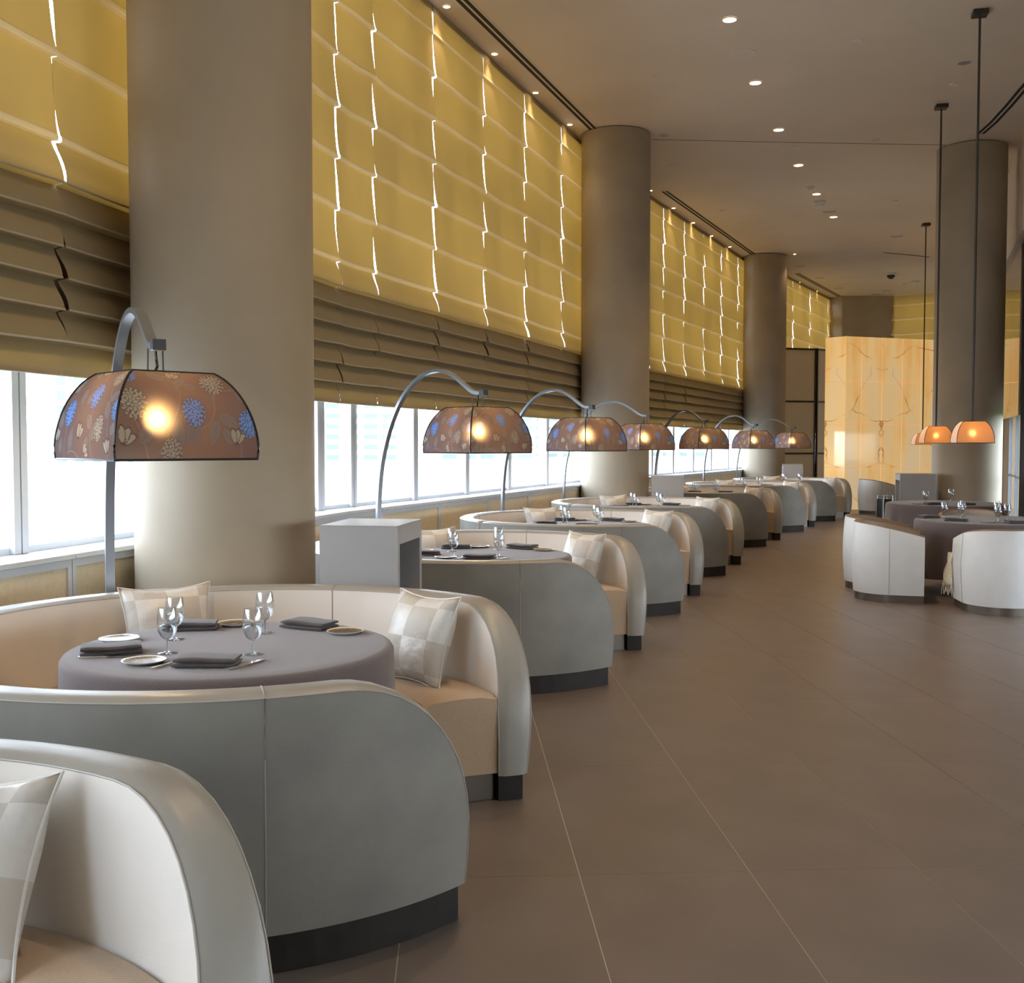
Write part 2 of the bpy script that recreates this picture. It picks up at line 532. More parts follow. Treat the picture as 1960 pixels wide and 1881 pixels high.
for bi, (fn, L, d) in enumerate(bay_frames):
    gs = gaps[bi]
    ed = [0.0] + gs + [L]
    wn += 1
    # sill, spandrel, dado base and an added light-stop strip belong to the wall
    MB().prism(fn, 0, L, -.34, .02, 0, SILL - .03).build('dado_wall', 'aluminium_dark', wall_left, smooth=False)
    MB().prism(fn, 0, L, -.02, .002, CEIL - .07, CEIL - .001).build('leak_stop_strip', 'aluminium_dark', wall_left, smooth=False)  # added strip that keeps daylight from leaking over the blind tops
    MB().prism(fn, 0, L, -.34, -.025, SP_LO, SP_HI).build('spandrel', 'spandrel', wall_left, smooth=False)
    for k in range(len(ed) - 1):
        a, e = ed[k] + .003, ed[k + 1] - .003
        if e - a < .08:
            continue
        s = MB(); s.prism(fn, a, e, -.33, .10, SILL - .03, SILL)
        bevel(s.build('sill_board', 'aluminium', wall_left, smooth=False), .004)
        # framed dado panel: four aluminium rails round a fabric infill
        f = MB(); t = .032
        f.prism(fn, a, a + t, .021, .075, 0.02, SILL - .033); f.prism(fn, e - t, e, .021, .075, 0.02, SILL - .033)
        f.prism(fn, a + t, e - t, .021, .075, SILL - .033 - t * 1.2, SILL - .033); f.prism(fn, a + t, e - t, .021, .075, .02, .02 + t)
        pf = f.build('panel_frame', 'aluminium', wall_left, smooth=False)
        MB().prism(fn, a + t, e - t, .022, .062, .02 + t, SILL - .033 - t * 1.2).build('dado_panel', 'wainscot_fabric', pf, smooth=False)
    # window: mullions, rails, panes (low band and clerestory above the spandrel)
    f = MB(); f.prism(fn, 0, L, -.26, -.18, SILL, SILL + .035); f.prism(fn, 0, L, -.26, -.18, SP_LO - .03, SP_LO)
    win = struct(f.build('window_%d' % wn, 'aluminium', smooth=False))
    for k, s0 in enumerate(ed):
        s0 = s0 - .10 if 0 < k < len(ed) - 1 else s0
        for off in (-.055, .005):
            MB().prism(fn, s0 + off, s0 + off + .05, -.27, -.15, SILL + .002, SP_LO - .002).build('mullion', 'aluminium', win, smooth=False)
    for k in range(len(ed) - 1):
        a = ed[k] - (.10 if k else 0) + .06; e = ed[k + 1] - (.10 if k + 1 < len(ed) - 1 else 0) - .06
        if e - a < .05:
            continue
        MB().add([fn(a, -.22, SILL + .035), fn(e, -.22, SILL + .035), fn(e, -.22, SP_LO - .03), fn(a, -.22, SP_LO - .03)], [(0, 1, 2, 3)]).build('pane', 'window_glass', win, smooth=False)
        MB().add([fn(a, -.22, SP_HI + .03), fn(e, -.22, SP_HI + .03), fn(e, -.22, CEIL - .03), fn(a, -.22, CEIL - .03)], [(0, 1, 2, 3)]).build('pane', 'window_glass', win, smooth=False)
    portal(fn, L, SILL, SP_LO)
    portal(fn, L, SP_HI, CEIL)
# piers between bays (behind the columns)
for a, b_ in ((2, 3), (4, 5)):
    fn, L, d = frame(Q[a], Q[b_])
    MB().prism(fn, -.05, L + .05, -.34, 0, 0, CEIL).build('pier', 'wall_plaster', wall_left, smooth=False)

# far end wall with blinds, right wall, back wall
E0, E1 = Vector((10.0, 33.4)), Vector((13.9, 30.9))
fnE, LE, dE = frame(E0, E1)
wall_back = struct(MB().prism(fnE, -.3, 4.5, -.4, -.15, 0, SP_HI).prism(fnE, 4.5, LE + 3.5, -.4, -.15, 0, CEIL).build('wall_back', 'wall_plaster', smooth=False))
wn += 1
f = MB()
for s0 in (0, 1.55, 3.0, 4.44):
    f.prism(fnE, s0, s0 + .06, -.3, -.18, SP_HI, CEIL)
win = struct(f.build('window_%d' % wn, 'aluminium', smooth=False))
for a, e in ((.06, 1.55), (1.61, 3.0), (3.06, 4.44)):
    MB().add([fnE(a, -.22, SP_HI), fnE(e, -.22, SP_HI), fnE(e, -.22, CEIL), fnE(a, -.22, CEIL)], [(0, 1, 2, 3)]).build('pane', 'window_glass', win, smooth=False)
portal(fnE, LE, SP_HI, CEIL)

# right-hand wall: polished panels beyond the dark pilaster, plain wall and a garden window nearer
R = [(7.36, 15.45), (11.75, 27.3), (16.0, 31.0)]
fnR, LR, dR = frame(R[1], R[0])
gw0, gw1 = LR - 2.7, LR - .30  # span of an added window, in place of a garden mirrored in the panels
wall_right = struct(MB().prism(fnR, 0, gw0, -.3, -.03, 0, CEIL).prism(fnR, gw0, LR, -.3, -.03, 1.98, CEIL).prism(fnR, gw0, LR, -.08, -.03, 0, .12).prism(fnR, gw1, LR, -.08, -.03, .12, 1.98).build('wall_right', 'wall_plaster', smooth=False))
fnX, LX, dX = frame((17.2, 28.6), R[1])
MB().prism(fnX, 0, LX, -.3, 0, 0, CEIL).build('wall_section', 'wall_plaster', wall_right, smooth=False)
f = MB()
for s0 in (gw0, (gw0 + gw1) / 2, gw1 - .05):
    f.prism(fnR, s0, s0 + .05, -.08, -.03, .12, 1.98)
f.prism(fnR, gw0 + .05, gw1 - .05, -.07, -.04, 1.02, 1.05)
wn += 1
win = struct(f.build('window_%d' % wn, 'aluminium_dark', smooth=False))
for a, e in ((gw0 + .05, (gw0 + gw1) / 2), ((gw0 + gw1) / 2 + .05, gw1 - .05)):
    MB().add([fnR(a, -.055, .12), fnR(e, -.055, .12), fnR(e, -.055, 1.98), fnR(a, -.055, 1.98)], [(0, 1, 2, 3)]).build('pane', 'window_glass', win, smooth=False)
PW = 1.48
for k in range(int(LR / PW)):
    for z0, z1 in ((.02, 1.976), (1.98, 4.55)):
        if z0 < 1 and (k + 1) * PW > gw0:
            continue
        bevel(MB().prism(fnR, k * PW + .004, (k + 1) * PW - .004, -.028, 0, z0, z1).build('polished_panel', 'polished_stone', wall_right, smooth=False), .003)
MB().prism(fnR, 0, LR, -.028, .06, 4.6, CEIL - .002).build('bulkhead', 'ceiling_paint', wall_right, smooth=False)
fnS, LS, dS = frame((7.6, 15.3), (6.6, -7.0))
for a, e, z0, z1 in ((0, 6.0, 0, CEIL), (6.0, 20.0, 1.7, CEIL), (6.0, 20.0, 0, .5), (20.0, LS + .3, 0, CEIL)):
    MB().prism(fnS, a, e, -.3, 0, z0, z1).build('wall_section', 'wall_plaster', wall_right, smooth=False)
wn += 1
f = MB()
for s0 in (6.0, 8.3, 10.6, 12.9, 15.2, 17.5, 19.94):
    f.prism(fnS, s0, s0 + .06, -.2, -.1, .5, 1.7)
win = struct(f.build('window_%d' % wn, 'aluminium_dark', smooth=False))
for a in (6.06, 8.36, 10.66, 12.96, 15.26, 17.56):
    MB().add([fnS(a, -.15, .5), fnS(a + 2.24, -.15, .5), fnS(a + 2.24, -.15, 1.7), fnS(a, -.15, 1.7)], [(0, 1, 2, 3)]).build('pane', 'window_glass', win, smooth=False)
o = bpy.data.lights.new('daylight', 'AREA'); o.shape = 'RECTANGLE'; o.cycles.is_portal = True; o.size = 14; o.size_y = 1.2
oo = bpy.data.objects.new('daylight', o); C.objects.link(oo)
oo.location = fnS(13, -.4, 1.1)
oo.rotation_euler = (Vector(fnS(0, 1, 0)) - Vector(fnS(0, 0, 0))).to_track_quat('-Z', 'Z').to_euler()
wall_front = struct(MB().box(-6, 7.2, -7.3, -7.02, 0, CEIL).build('wall_front', 'wall_plaster', smooth=False))
# dark pilaster at the right edge of the view
p = MB(); p.box(7.30, 7.9, 14.95, 15.42, 0, CEIL)
pil = struct(p.build('trim_1', 'pilaster_dark', smooth=False)); bevel(pil, .01)

# columns
def column(x, y, label):
    c = thing('column', label, 'column', (x, y, 0), 0, 'round columns')
    m = MB(); m.lathe([(.5, .0), (.5, 1.5), (.5, 3), (.5, 4.5), (.5, CEIL - .012)], 72)
    m.build('shaft', 'column_plaster', c)
    k = MB(); k.lathe([(.46, CEIL - .012), (.46, CEIL)], 48)
    k.build('shadow_gap', 'slot_black', c)
    b_ = MB(); b_.lathe([(.505, 0.001), (.505, .1), (.5, .104)], 72)
    b_.build('base_ring', 'bronze', c)
    return c
column(-1.635, 6.12, 'massive round taupe column behind the nearest floor lamp at left')
column(1.51, 15.75, 'round taupe column in the middle of the window wall, second from the front')
column(6.03, 25.7, 'slimmest looking round taupe column, far down the window wall beside the fabric screen')
column(6.98, 16.45, 'round taupe column on the right behind the hanging pendant lamps')

# ------------------------------------------------------------------ roman blinds
def blind_profile():
    """(offset, z) from the top down: flat lifts that billow and step back, then stacked folds"""
    pr = []; bat = []
    z = CEIL - .002
    pitch = .437
    zs = [z]
    first = .30
    z1 = z - first
    while z1 > 3.02:
        zs.append(z1); z1 -= pitch
    zs_end = zs[-1]
    for i in range(len(zs) - 1):
        a, b_ = zs[i], zs[i + 1]
        dep = .010 if i == 0 else .034
        for k in range(6):
            t = k / 5
            pr.append((.004 + dep * t ** 1.5, a + (b_ - a) * t + (.034 if k == 5 else 0)))
        pr.append(None)
        bat.append((.004 + dep, b_))
    zf = zs_end
    nf = 7
    fl = (zf - .06 - BL) / nf
    # one loose fold, then six stacked ones
    for i in range(nf + 0):
        a = zf - .06 * (i == 0) if i == 0 else zf - .06 - fl * i
        a = zf if i == 0 else a
        b_ = zf - .06 - fl * (i + 1)
        dep = .060 if i < nf - 1 else .035
        for k in range(7):
            t = k / 6
            off = .006 + dep * math.sin(min(1, t * 1.12) * PI / 2) ** 1.3
            pr.append((off, a + (b_ - a) * t + (.015 if k == 6 and i < nf - 1 else 0)))
        if i < nf - 1:
            bat.append((.006 + dep, b_))
    return pr, bat
BP, BB = blind_profile()
def make_blind(fn, a, e, label, seed, group='roman blinds on the window wall'):
    rnd = random.Random(seed)
    g0 = rnd.uniform(.005, .011); g1 = rnd.uniform(.005, .011)
    a += g0; e -= g1
    t = thing('roman_blind', label, 'blind', fn((a + e) / 2, 0, BL), 0, group)
    org = Vector(t.location)
    loc = lambda s, o, z: Vector(fn(s, o, z)) - org
    nc = 13
    ph = [rnd.uniform(0, 6.28) for _ in range(6)]
    def wob(u, z):
        lower = max(0, min(1, (3.2 - z) / .5))
        k = (.006 * math.sin(u * 5.1 + ph[0] + z * 2.3) + .004 * math.sin(u * 11 + ph[1] - z * 4.1)) * (1 - .5 * lower)
        return k * (1 + .6 * lower) + lower * .004 * math.sin(u * 4 + ph[2] + z * 9)
    def sag(u, z):
        lower = max(0, min(1, (3.2 - z) / .5))
        return -(.012 - .004 * lower) * math.sin(PI * u) * (.6 + .5 * math.sin(z * 7 + ph[3])) if z > BL + .05 else 0
    def edge(u, z):           # edges pull in a little between the battens
        return 0.010 * math.sin(z * 9 + ph[4] + u * 2) * (1 if u in (0, 1) else 0)
    rows = []
    strips = []
    for pz in BP:
        if pz is None:
            strips.append(rows); rows = []
            continue
        off, z = pz
        rows.append([loc(a + (e - a) * (k / (nc - 1)) + edge(k / (nc - 1), z), max(.002, off + wob(k / (nc - 1), z) * min(1, off * 30)), z + sag(k / (nc - 1), z) * (1 if z < CEIL - .2 else 0)) for k in range(nc)])
    m = MB()
    for rw in strips + [rows]:
        m.grid(rw)
    m.build('fabric', 'blind_gold', t, angle=60)
    for off, z in BB:
        up = []; dn = []
        bm_ = MB(); rr = []
        top_ = z > 3.0
        for dz, do, ab in (((.036, .0, 0), (.022, .006, 0), (.004, .005, 0), (.0, .0, 0), (-.001, .0, 1)) if top_ else ((.019, -.004, 0), (.016, .005, 0), (.009, .004, 0), (.006, -.004, 0))):
            rr.append([loc(a + (e - a) * (k / 12) + edge(k / 12, z), .004 if ab else max(.004, off + wob(k / 12, z) * min(1, off * 30)) + do, z + dz + sag(k / 12, z) * (1 if z < CEIL - .2 else 0)) for k in range(13)])
        bm_.grid(rr); bm_.build('batten_pocket', 'blind_batten', t)
    MB().prism(loc, a, e, .008, .03, BL - .004, BL + .018).build('bottom_bar', 'blind_batten', t, smooth=False)
    return t
blind_names = {0: 'leftmost bay, before the nearest column', 1: 'bay between the first two columns', 2: 'bay between the second and third columns', 3: 'last bay behind the fabric screen'}
ordw = ['first', 'second', 'third', 'fourth', 'fifth', 'sixth', 'seventh', 'eighth', 'ninth', 'tenth', 'eleventh', 'twelfth', 'thirteenth']
for bi, (fn, L, d) in enumerate(bay_frames):
    ed = [0.0] + gaps[bi] + [L]
    vis = []
    for k in range(len(ed) - 1):
        if bi == 0 and ed[k + 1] < s_at_y(0, 1.0):
            continue
        if ed[k + 1] - ed[k] > .1:
            vis.append((ed[k], ed[k + 1]))
    for k, (a, e) in enumerate(vis):
        if bi == 0:
            y = Q[0][1] + (a + e) / 2 * d.y
            nm = 'right' if y > 5.64 else 'left'
            lab = 'gold roman blind %s of the bright gap, in the leftmost bay' % nm if 4.2 < y < 7.0 else \
                  ('gold roman blind %s of the bay hidden %s' % (ordw[k], 'behind the nearest column' if y > 7 else 'left of the picture'))
        else:
            lab = 'gold roman blind, %s from the left in the %s' % (ordw[k], blind_names[bi])
        make_blind(fn, a, e, lab, bi * 20 + k)
for k, (a, e) in enumerate(((.0, 1.47), (1.47, 2.95), (2.95, 4.5))):
    make_blind(fnE, a, e, 'gold roman blind on the end wall above the onyx wall, %s from the left' % ordw[k], 90 + k, 'roman blinds on the end wall')

# ------------------------------------------------------------------ exterior
gr = MB(); gr.box(-600, 600, -500, 800, -3.0, -2.6)
gr = tag(gr.build('ground', 'ground_sand', smooth=False), 'pale sunlit ground outside below the windows', 'ground')
lw = poly_slab([(13, 4), (220, 4), (220, 400), (140, 400), (13, 38)], -2.59, -.3)
tag(lw.build('lawn', 'lawn', smooth=False), 'green lawn outside the garden windows on the right', 'lawn')
def tower(x, y, rz, wd, ht, cols, rows, ww, wh, px, pz, z0, label, dp=18):
    t = thing('office_tower', label, 'building', (x, y, -2.6), rz, 'towers outside the windows')
    MB().box(-wd / 2, wd / 2, 0, dp, 0, ht).build('facade', 'facade', t, smooth=False)
    wm = MB(); wm.box(-ww / 2, ww / 2, -.12, .1, 0, wh)
    me = wm.mesh('window', 'facade_glass', smooth=False)
    for i in range(cols):
        for j in range(rows):
            link('window', me, t, (-(cols - 1) * px / 2 + i * px, 0, z0 + j * pz))
    return t
tower(-76, 205, .34, 30, 46, 7, 9, 1.5, 1.9, 3.1, 2.9, 1.0, 'hazy white tower with a grid of small windows, outside behind the nearest lamp')
tower(-38, 240, .15, 26, 44, 6, 10, 3.0, 1.1, 4.2, 2.3, 1.0, 'hazy white tower with strip windows, outside at the left of the second window bay')
tower(-6, 262, .05, 24, 40, 5, 10, 3.4, 1.0, 4.6, 2.3, 1.0, 'hazy white tower with strip windows, outside behind the second floor lamp')
tower(16, 300, -.1, 26, 40, 5, 9, 3.4, 1.0, 5.0, 2.5, 1.0, 'hazy white tower with strip windows, outside behind the third floor lamp')
tower(48, 330, -.15, 26, 38, 5, 8, 3.2, 1.1, 5.0, 2.7, 1.0, 'hazy white tower with strip windows, outside beyond the second column')

# ------------------------------------------------------------------ ceiling details
def ceil_strip(pts, half, name, material, parent=None, dz=.004):
    rows = []
    for i, p in enumerate(pts):
        a = Vector(pts[max(i - 1, 0)]); b_ = Vector(pts[min(i + 1, len(pts) - 1)])
        t = (b_ - a).normalized(); n = Vector((t.y, -t.x))
        p = Vector(p)
        l = p + n * half; r = p - n * half
        rows.append([(l.x, l.y, CEIL - dz), (r.x, r.y, CEIL - dz), (r.x, r.y, CEIL + .02), (l.x, l.y, CEIL + .02)])
    m = MB(); m.grid(rows, close_v=True)
    n = len(rows); m.f.append((0, 1, 2, 3)); m.f.append(tuple((n - 1) * 4 + k for k in (3, 2, 1, 0)))
    return m.build(name, material, parent, smooth=False)
def slot_pair(pts, label):
    """linear air slot: two black gaps in a plaster-coloured frame"""
    t = thing('slot_diffuser', label, 'air vent', (*pts[0], CEIL), 0, 'slot diffusers in the ceiling')
    rel = [Vector(p) - Vector(pts[0]) for p in pts]
    def strip(offs, half, nm, mt, z0, z1):
        rows = []
        for i, p in enumerate(rel):
            tt = (rel[min(i + 1, len(rel) - 1)] - rel[max(i - 1, 0)]).normalized(); n = Vector((tt.y, -tt.x))
            l = p + n * (offs + half); r = p + n * (offs - half)
            rows.append([(l.x, l.y, z0), (r.x, r.y, z0), (r.x, r.y, z1), (l.x, l.y, z1)])
        m = MB(); m.grid(rows, close_v=True); k = (len(rows) - 1) * 4
        m.f.append((0, 1, 2, 3)); m.f.append((k + 3, k + 2, k + 1, k))
        m.build(nm, mt, t, smooth=False)
    strip(0, .085, 'frame', 'ceiling_paint', -.004, -.0005)
    strip(.036, .022, 'slot', 'slot_black', -.006, -.003)
    strip(-.036, .022, 'slot', 'slot_black', -.006, -.003)
def off_line(fi, s0, s1, o, n=2):
    fn, L, d = bay_frames[fi]
    return [Vector(fn(s0 + (s1 - s0) * k / (n - 1), o, 0)[:2]) for k in range(n)]
slot_pair(off_line(1, .0, bay_frames[1][1] - .9, .33), 'long black double slot diffuser in the ceiling before the second column')
slot_pair(off_line(2, .0, bay_frames[2][1] - 1.4, .33), 'black double slot diffuser in the ceiling between second and third columns')
slot_pair(off_line(3, .2, bay_frames[3][1] - .1, .33), 'farthest black slot diffuser, above the blinds behind the fabric screen')
slot_pair([(6.30, 12.9), (6.44, 13.68), (6.58, 14.4), (6.70, 15.1), (6.76, 15.66)], 'black double slot diffuser at upper right, running up to the right column')
# radial joint across the ceiling, and a short one far off
j1 = struct(ceil_strip([(1.9, 15.95), (4.0, 16.1), (6.5, 16.25)], .008, 'trim_2', 'slot_black', dz=.002))
j2 = struct(ceil_strip([(8.67, 25.2), (9.3, 25.45), (9.98, 25.8)], .03, 'trim_3', 'slot_black', dz=.002))

# recessed downlights
def downlight_proto(r):
    ring = MB(); ring.lathe([(r, -.001), (r, -.006), (r * .84, -.009), (r * .8, -.004)], 24)
    glow = MB(); glow.disc(r * .81, -.0045, 24)
    return ring.mesh('trim_ring', 'white_plastic'), glow.mesh('lens', 'downlight_glow')
big = downlight_proto(.085); sml = downlight_proto(.042)
def downlight(x, y, kind, label, group, power):
    t = thing('downlight', label, 'ceiling light', (x, y, CEIL), 0, group)
    link('trim_ring', kind[0], t); link('lens', kind[1], t)
    l = bpy.data.lights.new('downlight_beam', 'SPOT')
    l.energy = power; l.color = (1.0, .70, .40); l.spot_size = math.radians(95 if kind is big else 75); l.spot_blend = .7; l.shadow_soft_size = .05
    o = bpy.data.objects.new('downlight_beam', l); C.objects.link(o); o.parent = t; o.location = (0, 0, -.02)
for k, (x, y) in enumerate([(2.30, 11.52), (3.02, 13.49), (3.80, 15.47), (4.60, 17.40), (5.45, 19.37), (6.33, 21.29)]):
    downlight(x, y, big, 'large glowing downlight, %s from the top in the curved ceiling row' % ordw[k], 'large ceiling downlights', 150)
for k, (x, y) in enumerate([(-.2, 3.5), (.4, 5.6), (1.0, 7.6), (1.6, 9.55)]):
    downlight(x, y, big, 'large glowing downlight above the frame, %s of those over the near aisle' % ordw[k], 'large ceiling downlights', 150)
sm = [(-.67, 11.18), (-.20, 12.51), (.30, 13.86), (.81, 15.22)]
for k, (x, y) in enumerate(sm):
    downlight(x, y, sml, 'small wall-washing downlight, %s from the front beside the long slot' % ordw[k], 'small downlights along the blinds', 14)
for k, (x, y) in enumerate([(2.44, 19.1), (3.06, 20.50), (3.66, 21.84), (4.28, 23.18), (4.93, 24.45)]):
    downlight(x, y, sml, 'small downlight, %s from the left between second and third columns' % ordw[k], 'small downlights along the blinds', 14)
for k, (x, y) in enumerate([(7.91, 29.72), (8.87, 31.41), (9.81, 33.08)]):
    downlight(x, y, sml, 'tiny far downlight, %s from the left beyond the third column' % ordw[k], 'small downlights along the blinds', 14)
downlight(6.64, 25.37, sml, 'small downlight right beside the top of the third column', 'small downlights along the blinds', 22)

def ceil_disc(name, x, y, r, label, cat, group, h=.008, inner=None, im='ceiling_paint', om='white_plastic'):
    t = thing(name, label, cat, (x, y, CEIL), 0, group)
    m = MB(); m.lathe([(r, -.0005), (r, -h * .7), (r * .95, -h), (r * .86, -h * .6)], 32); m.build('rim', om, t)
    g = MB(); g.disc(r * .87, -h * .62, 32); g.build('grille', inner or im, t)
    return t
for k, (x, y) in enumerate([(2.66, 12.50), (4.20, 16.43), (5.89, 20.33)]):
    ceil_disc('ceiling_speaker', x, y, .145, 'round flush ceiling speaker, %s from the top' % ordw[k], 'speaker', 'ceiling speakers')
for k, (x, y, r, lb) in enumerate([(5.32, 12.80, .085, 'white ringed round fitting near the tall right pendant rods'), (2.21, 15.75, .075, 'white ringed round fitting beside the second column top')]):
    ceil_disc('ceiling_fitting', x, y, r, lb, 'ceiling fitting', 'round ceiling fittings', inner='lacquer_grey')
for k, (x, y, lb) in enumerate([(3.85, 12.12, 'at top right of the picture'), (5.50, 13.55, 'below the white ringed fitting'), (5.35, 15.96, 'on the ceiling joint by the right column'), (2.57, 17.40, 'just right of the second column'), (4.02, 20.73, 'over the middle blinds'), (1.75, 13.2, 'before the second column'), (7.05, 19.90, 'left of the right column')]):
    ceil_disc('sprinkler_cover', x, y, .055, 'small pale sprinkler cover plate %s' % lb, 'sprinkler', 'sprinkler covers', h=.014)
for k, (x, y, lb) in enumerate([(6.11, 20.82, 'below the large smoke detectors'), (8.28, 23.24, 'left of the far pendant rod'), (7.24, 27.14, 'first right of the third column'), (8.26, 28.98, 'second right of the third column'), (9.34, 30.79, 'third right of the third column'), (10.92, 29.91, 'rightmost of the far cluster'), (10.87, 31.31, 'middle of the far cluster'), (10.79, 32.0, 'farthest of the far cluster')]):
    t = thing('ceiling_hatch', 'small flat white rectangular ceiling plate, %s' % lb, 'ceiling fitting', (x, y, CEIL), -.4, 'flat ceiling plates')
    m = MB(); m.box(-.14, .14, -.09, .09, -.008, -.0005); m.build('plate', 'white_plastic', t, smooth=False)
    m = MB(); m.box(-.12, .12, -.07, .07, -.0095, -.0075); m.build('insert', 'lacquer_grey', t, smooth=False)
def smoke(x, y, s, label):
    t = thing('smoke_detector', label, 'smoke detector', (x, y, CEIL), 0, 'smoke detectors')
    MB().lathe([(.07 * s, -.0005), (.072 * s, -.02 * s), (.06 * s, -.028 * s)], 24).disc(.06 * s, -.028 * s, 24).build('base', 'white_plastic', t)
    MB().lathe([(.045 * s, -.028 * s), (.040 * s, -.055 * s), (.02 * s, -.065 * s)], 20).disc(.02 * s, -.065 * s, 20).build('sensor_head', 'white_plastic', t)
smoke(5.19, 18.82, 1.0, 'white smoke detector nearest the fourth large downlight')
smoke(5.67, 19.98, 1.6, 'larger white detector just below the fifth large downlight')
smoke(11.04, 29.53, 1.7, 'white detector far off near the end wall ceiling')
t = thing('dome_camera', 'black dome security camera with white base on the far ceiling', 'camera', (9.9, 28.2, CEIL))
MB().lathe([(.13, -.0005), (.135, -.03), (.11, -.05)], 24).disc(.11, -.05, 24).build('base', 'white_plastic', t)
MB().lathe([(.105, -.05), (.10, -.09), (.07, -.13), (.03, -.15), (.001, -.153)], 24).build('dome', 'black_plastic', t)

# ------------------------------------------------------------------ onyx wall, screen, far bulkhead
ON = [(7.50, 25.75), (7.87, 25.35), (10.35, 26.25)]
onyx = thing('onyx_wall', 'tall backlit honey onyx slab wall at the far end of the room', 'wall panel', (*ON[1], 0))
rows_z = [0.0, 1.0, 2.02, 3.04, 4.10]
def onyx_face(p, q, cuts, mirror_at):
    fn, L, d = frame(p, q)
    for i in range(len(cuts) - 1):
        for j in range(4):
            me_b = MB()
            c = mirror_at
            def loc(a, o, z): return (a - c, o, z)
            me_b.prism(loc, cuts[i] + .002, cuts[i + 1] - .002, -.03, 0, rows_z[j] + .004, rows_z[j + 1] - .003)
            me = me_b.mesh('slab', 'onyx', smooth=False)
            o = link('slab', me, onyx)
            org = Vector(fn(c, 0, 0)) - Vector((*ON[1], 0))
            ex = (Vector(fn(1, 0, 0)) - Vector(fn(0, 0, 0))); ey = (Vector(fn(0, 1, 0)) - Vector(fn(0, 0, 0)))
            o.matrix_local = Matrix(((ex.x, ey.x, 0, org.x), (ex.y, ey.y, 0, org.y), (0, 0, 1, 0), (0, 0, 0, 1)))
    s = MB(); s.prism(fn, 0, L, -.2, -.031, 0, 4.098)
    k = s.build('core', 'grout', onyx, smooth=False)
    k.location = -Vector((*ON[1], 0))
onyx_face(ON[0], ON[1], [0, .545], .0)
L2 = (Vector(ON[2]) - Vector(ON[1])).length
onyx_face(ON[1], ON[2], [0, L2 * .17, L2 * .395, L2 * .62, L2 * .83, L2], L2 * .395)
# onyx return behind the right-hand column
fnG, LG, dG = frame((10.35, 26.27), (11.7, 27.0))
for j in range(4):
    m = MB(); m.prism(fnG, .01, LG, -.2, 0, rows_z[j] + .004, rows_z[j + 1] - .003)
    o = m.build('slab', 'onyx', onyx, smooth=False); o.location = -Vector((*ON[1], 0))

# tall fabric screen left of the onyx
scr = thing('folding_screen', 'tall beige fabric screen in dark metal frames, left of the onyx wall', 'screen', (6.62, 26.2, 0))
def screen_leaf(p, q, h0, h1, name):
    fn, L, d = frame(p, q)
    org = Vector(scr.location)
    lf = lambda s, o, z: Vector(fn(s, o, z)) - org
    zs = [.03, 1.33, 2.61, h0]
    f = MB(); t = .032
    f.prism(lf, 0, t, -.04, .012, 0, h0 + .03); f.prism(lf, L - t, L, -.04, .012, 0, h0 + .03)
    for z in zs:
        f.prism(lf, t, L - t, -.04, .012, z - .022, z + .022)
    f.build('frame', 'screen_frame', scr, smooth=False)
    for j in range(3):
        MB().prism(lf, t, L - t, -.03, -.004, zs[j] + .022, zs[j + 1] - .022).build('fabric_panel', 'screen_fabric', scr, smooth=False)
screen_leaf((6.55, 26.32), (7.52, 26.62), 3.90, 3.90, 'a')
screen_leaf((7.56, 26.62), (8.35, 27.2), 3.90, 3.90, 'b')
bk = thing('ceiling_bulkhead', 'taupe faceted pier rising to the ceiling above the onyx wall', 'column', (10.3, 32.4, 0))
m = MB(); pts = [(9.62, 32.9), (9.93, 32.4), (11.52, 32.45), (11.6, 34.0), (9.62, 34.0)]
vs = [(x - 10.3, y - 32.4, z) for z in (0.0, CEIL - .004) for x, y in pts]
m.add(vs, [(0, 1, 2, 3, 4), (9, 8, 7, 6, 5)] + [(i, (i + 1) % 5, 5 + (i + 1) % 5, 5 + i) for i in range(5)])
m.build('facing', 'column_plaster', bk, smooth=False)
m = MB(); m.add([(x * 1.02, y + .0 if True else y, z) for (x, y, z) in [(v[0], v[1] - .012, v[2] * .02 + .0) for v in vs]], [(0, 1, 2, 3, 4), (9, 8, 7, 6, 5)] + [(i, (i + 1) % 5, 5 + (i + 1) % 5, 5 + i) for i in range(5)])
m.build('skirting', 'bronze', bk, smooth=False)

# ------------------------------------------------------------------ service stations
def station(x, y, rz, wx, wy, h, label, group='grey waiter stations', panel='lacquer_grey'):
    """box cabinet, solid towards the camera, deep open niche in its right-hand end"""
    t = thing('service_station', label, 'cabinet', (x, y, 0), rz, group)
    k = .045
    k2 = k; k = .006
    m = MB(); m.box(0, wx, 0, wy, h - k, h); bevel(m.build('top', panel, t, smooth=False), .0015)
    m = MB(); m.box(0, wx, 0, k2, .06, h - k); m.build('side_panel', panel, t, smooth=False)
    m = MB(); m.box(0, wx, wy - k2, wy, .06, h - k); m.build('side_panel', panel, t, smooth=False)
    k = k2
    m = MB(); m.box(0, k, k + .001, wy - k - .001, .06, h - k - .001); m.build('back_panel', panel, t, smooth=False)
    m = MB(); m.box(wx - k, wx, k + .001, wy - k - .001, h - .10, h - .0062); m.build('lintel', panel, t, smooth=False)
    m = MB(); m.box(k + .001, wx - .01, k + .001, wy - k - .001, .06, .10); m.build('bottom_shelf', 'lacquer_dark', t, smooth=False)
    m = MB(); m.box(k + .001, wx - .03, k + .001, wy - k - .001, .5, .525); m.build('shelf', 'lacquer_dark', t, smooth=False)
    m = MB(); m.box(.03, wx - .03, .03, wy - .03, 0.001, .06); m.build('plinth', 'wenge', t, smooth=False)
    return t
station(-1.02, 5.66, -.15, .425, .54, 1.10, 'grey waiter station with open dark niche, between the nearest booths')
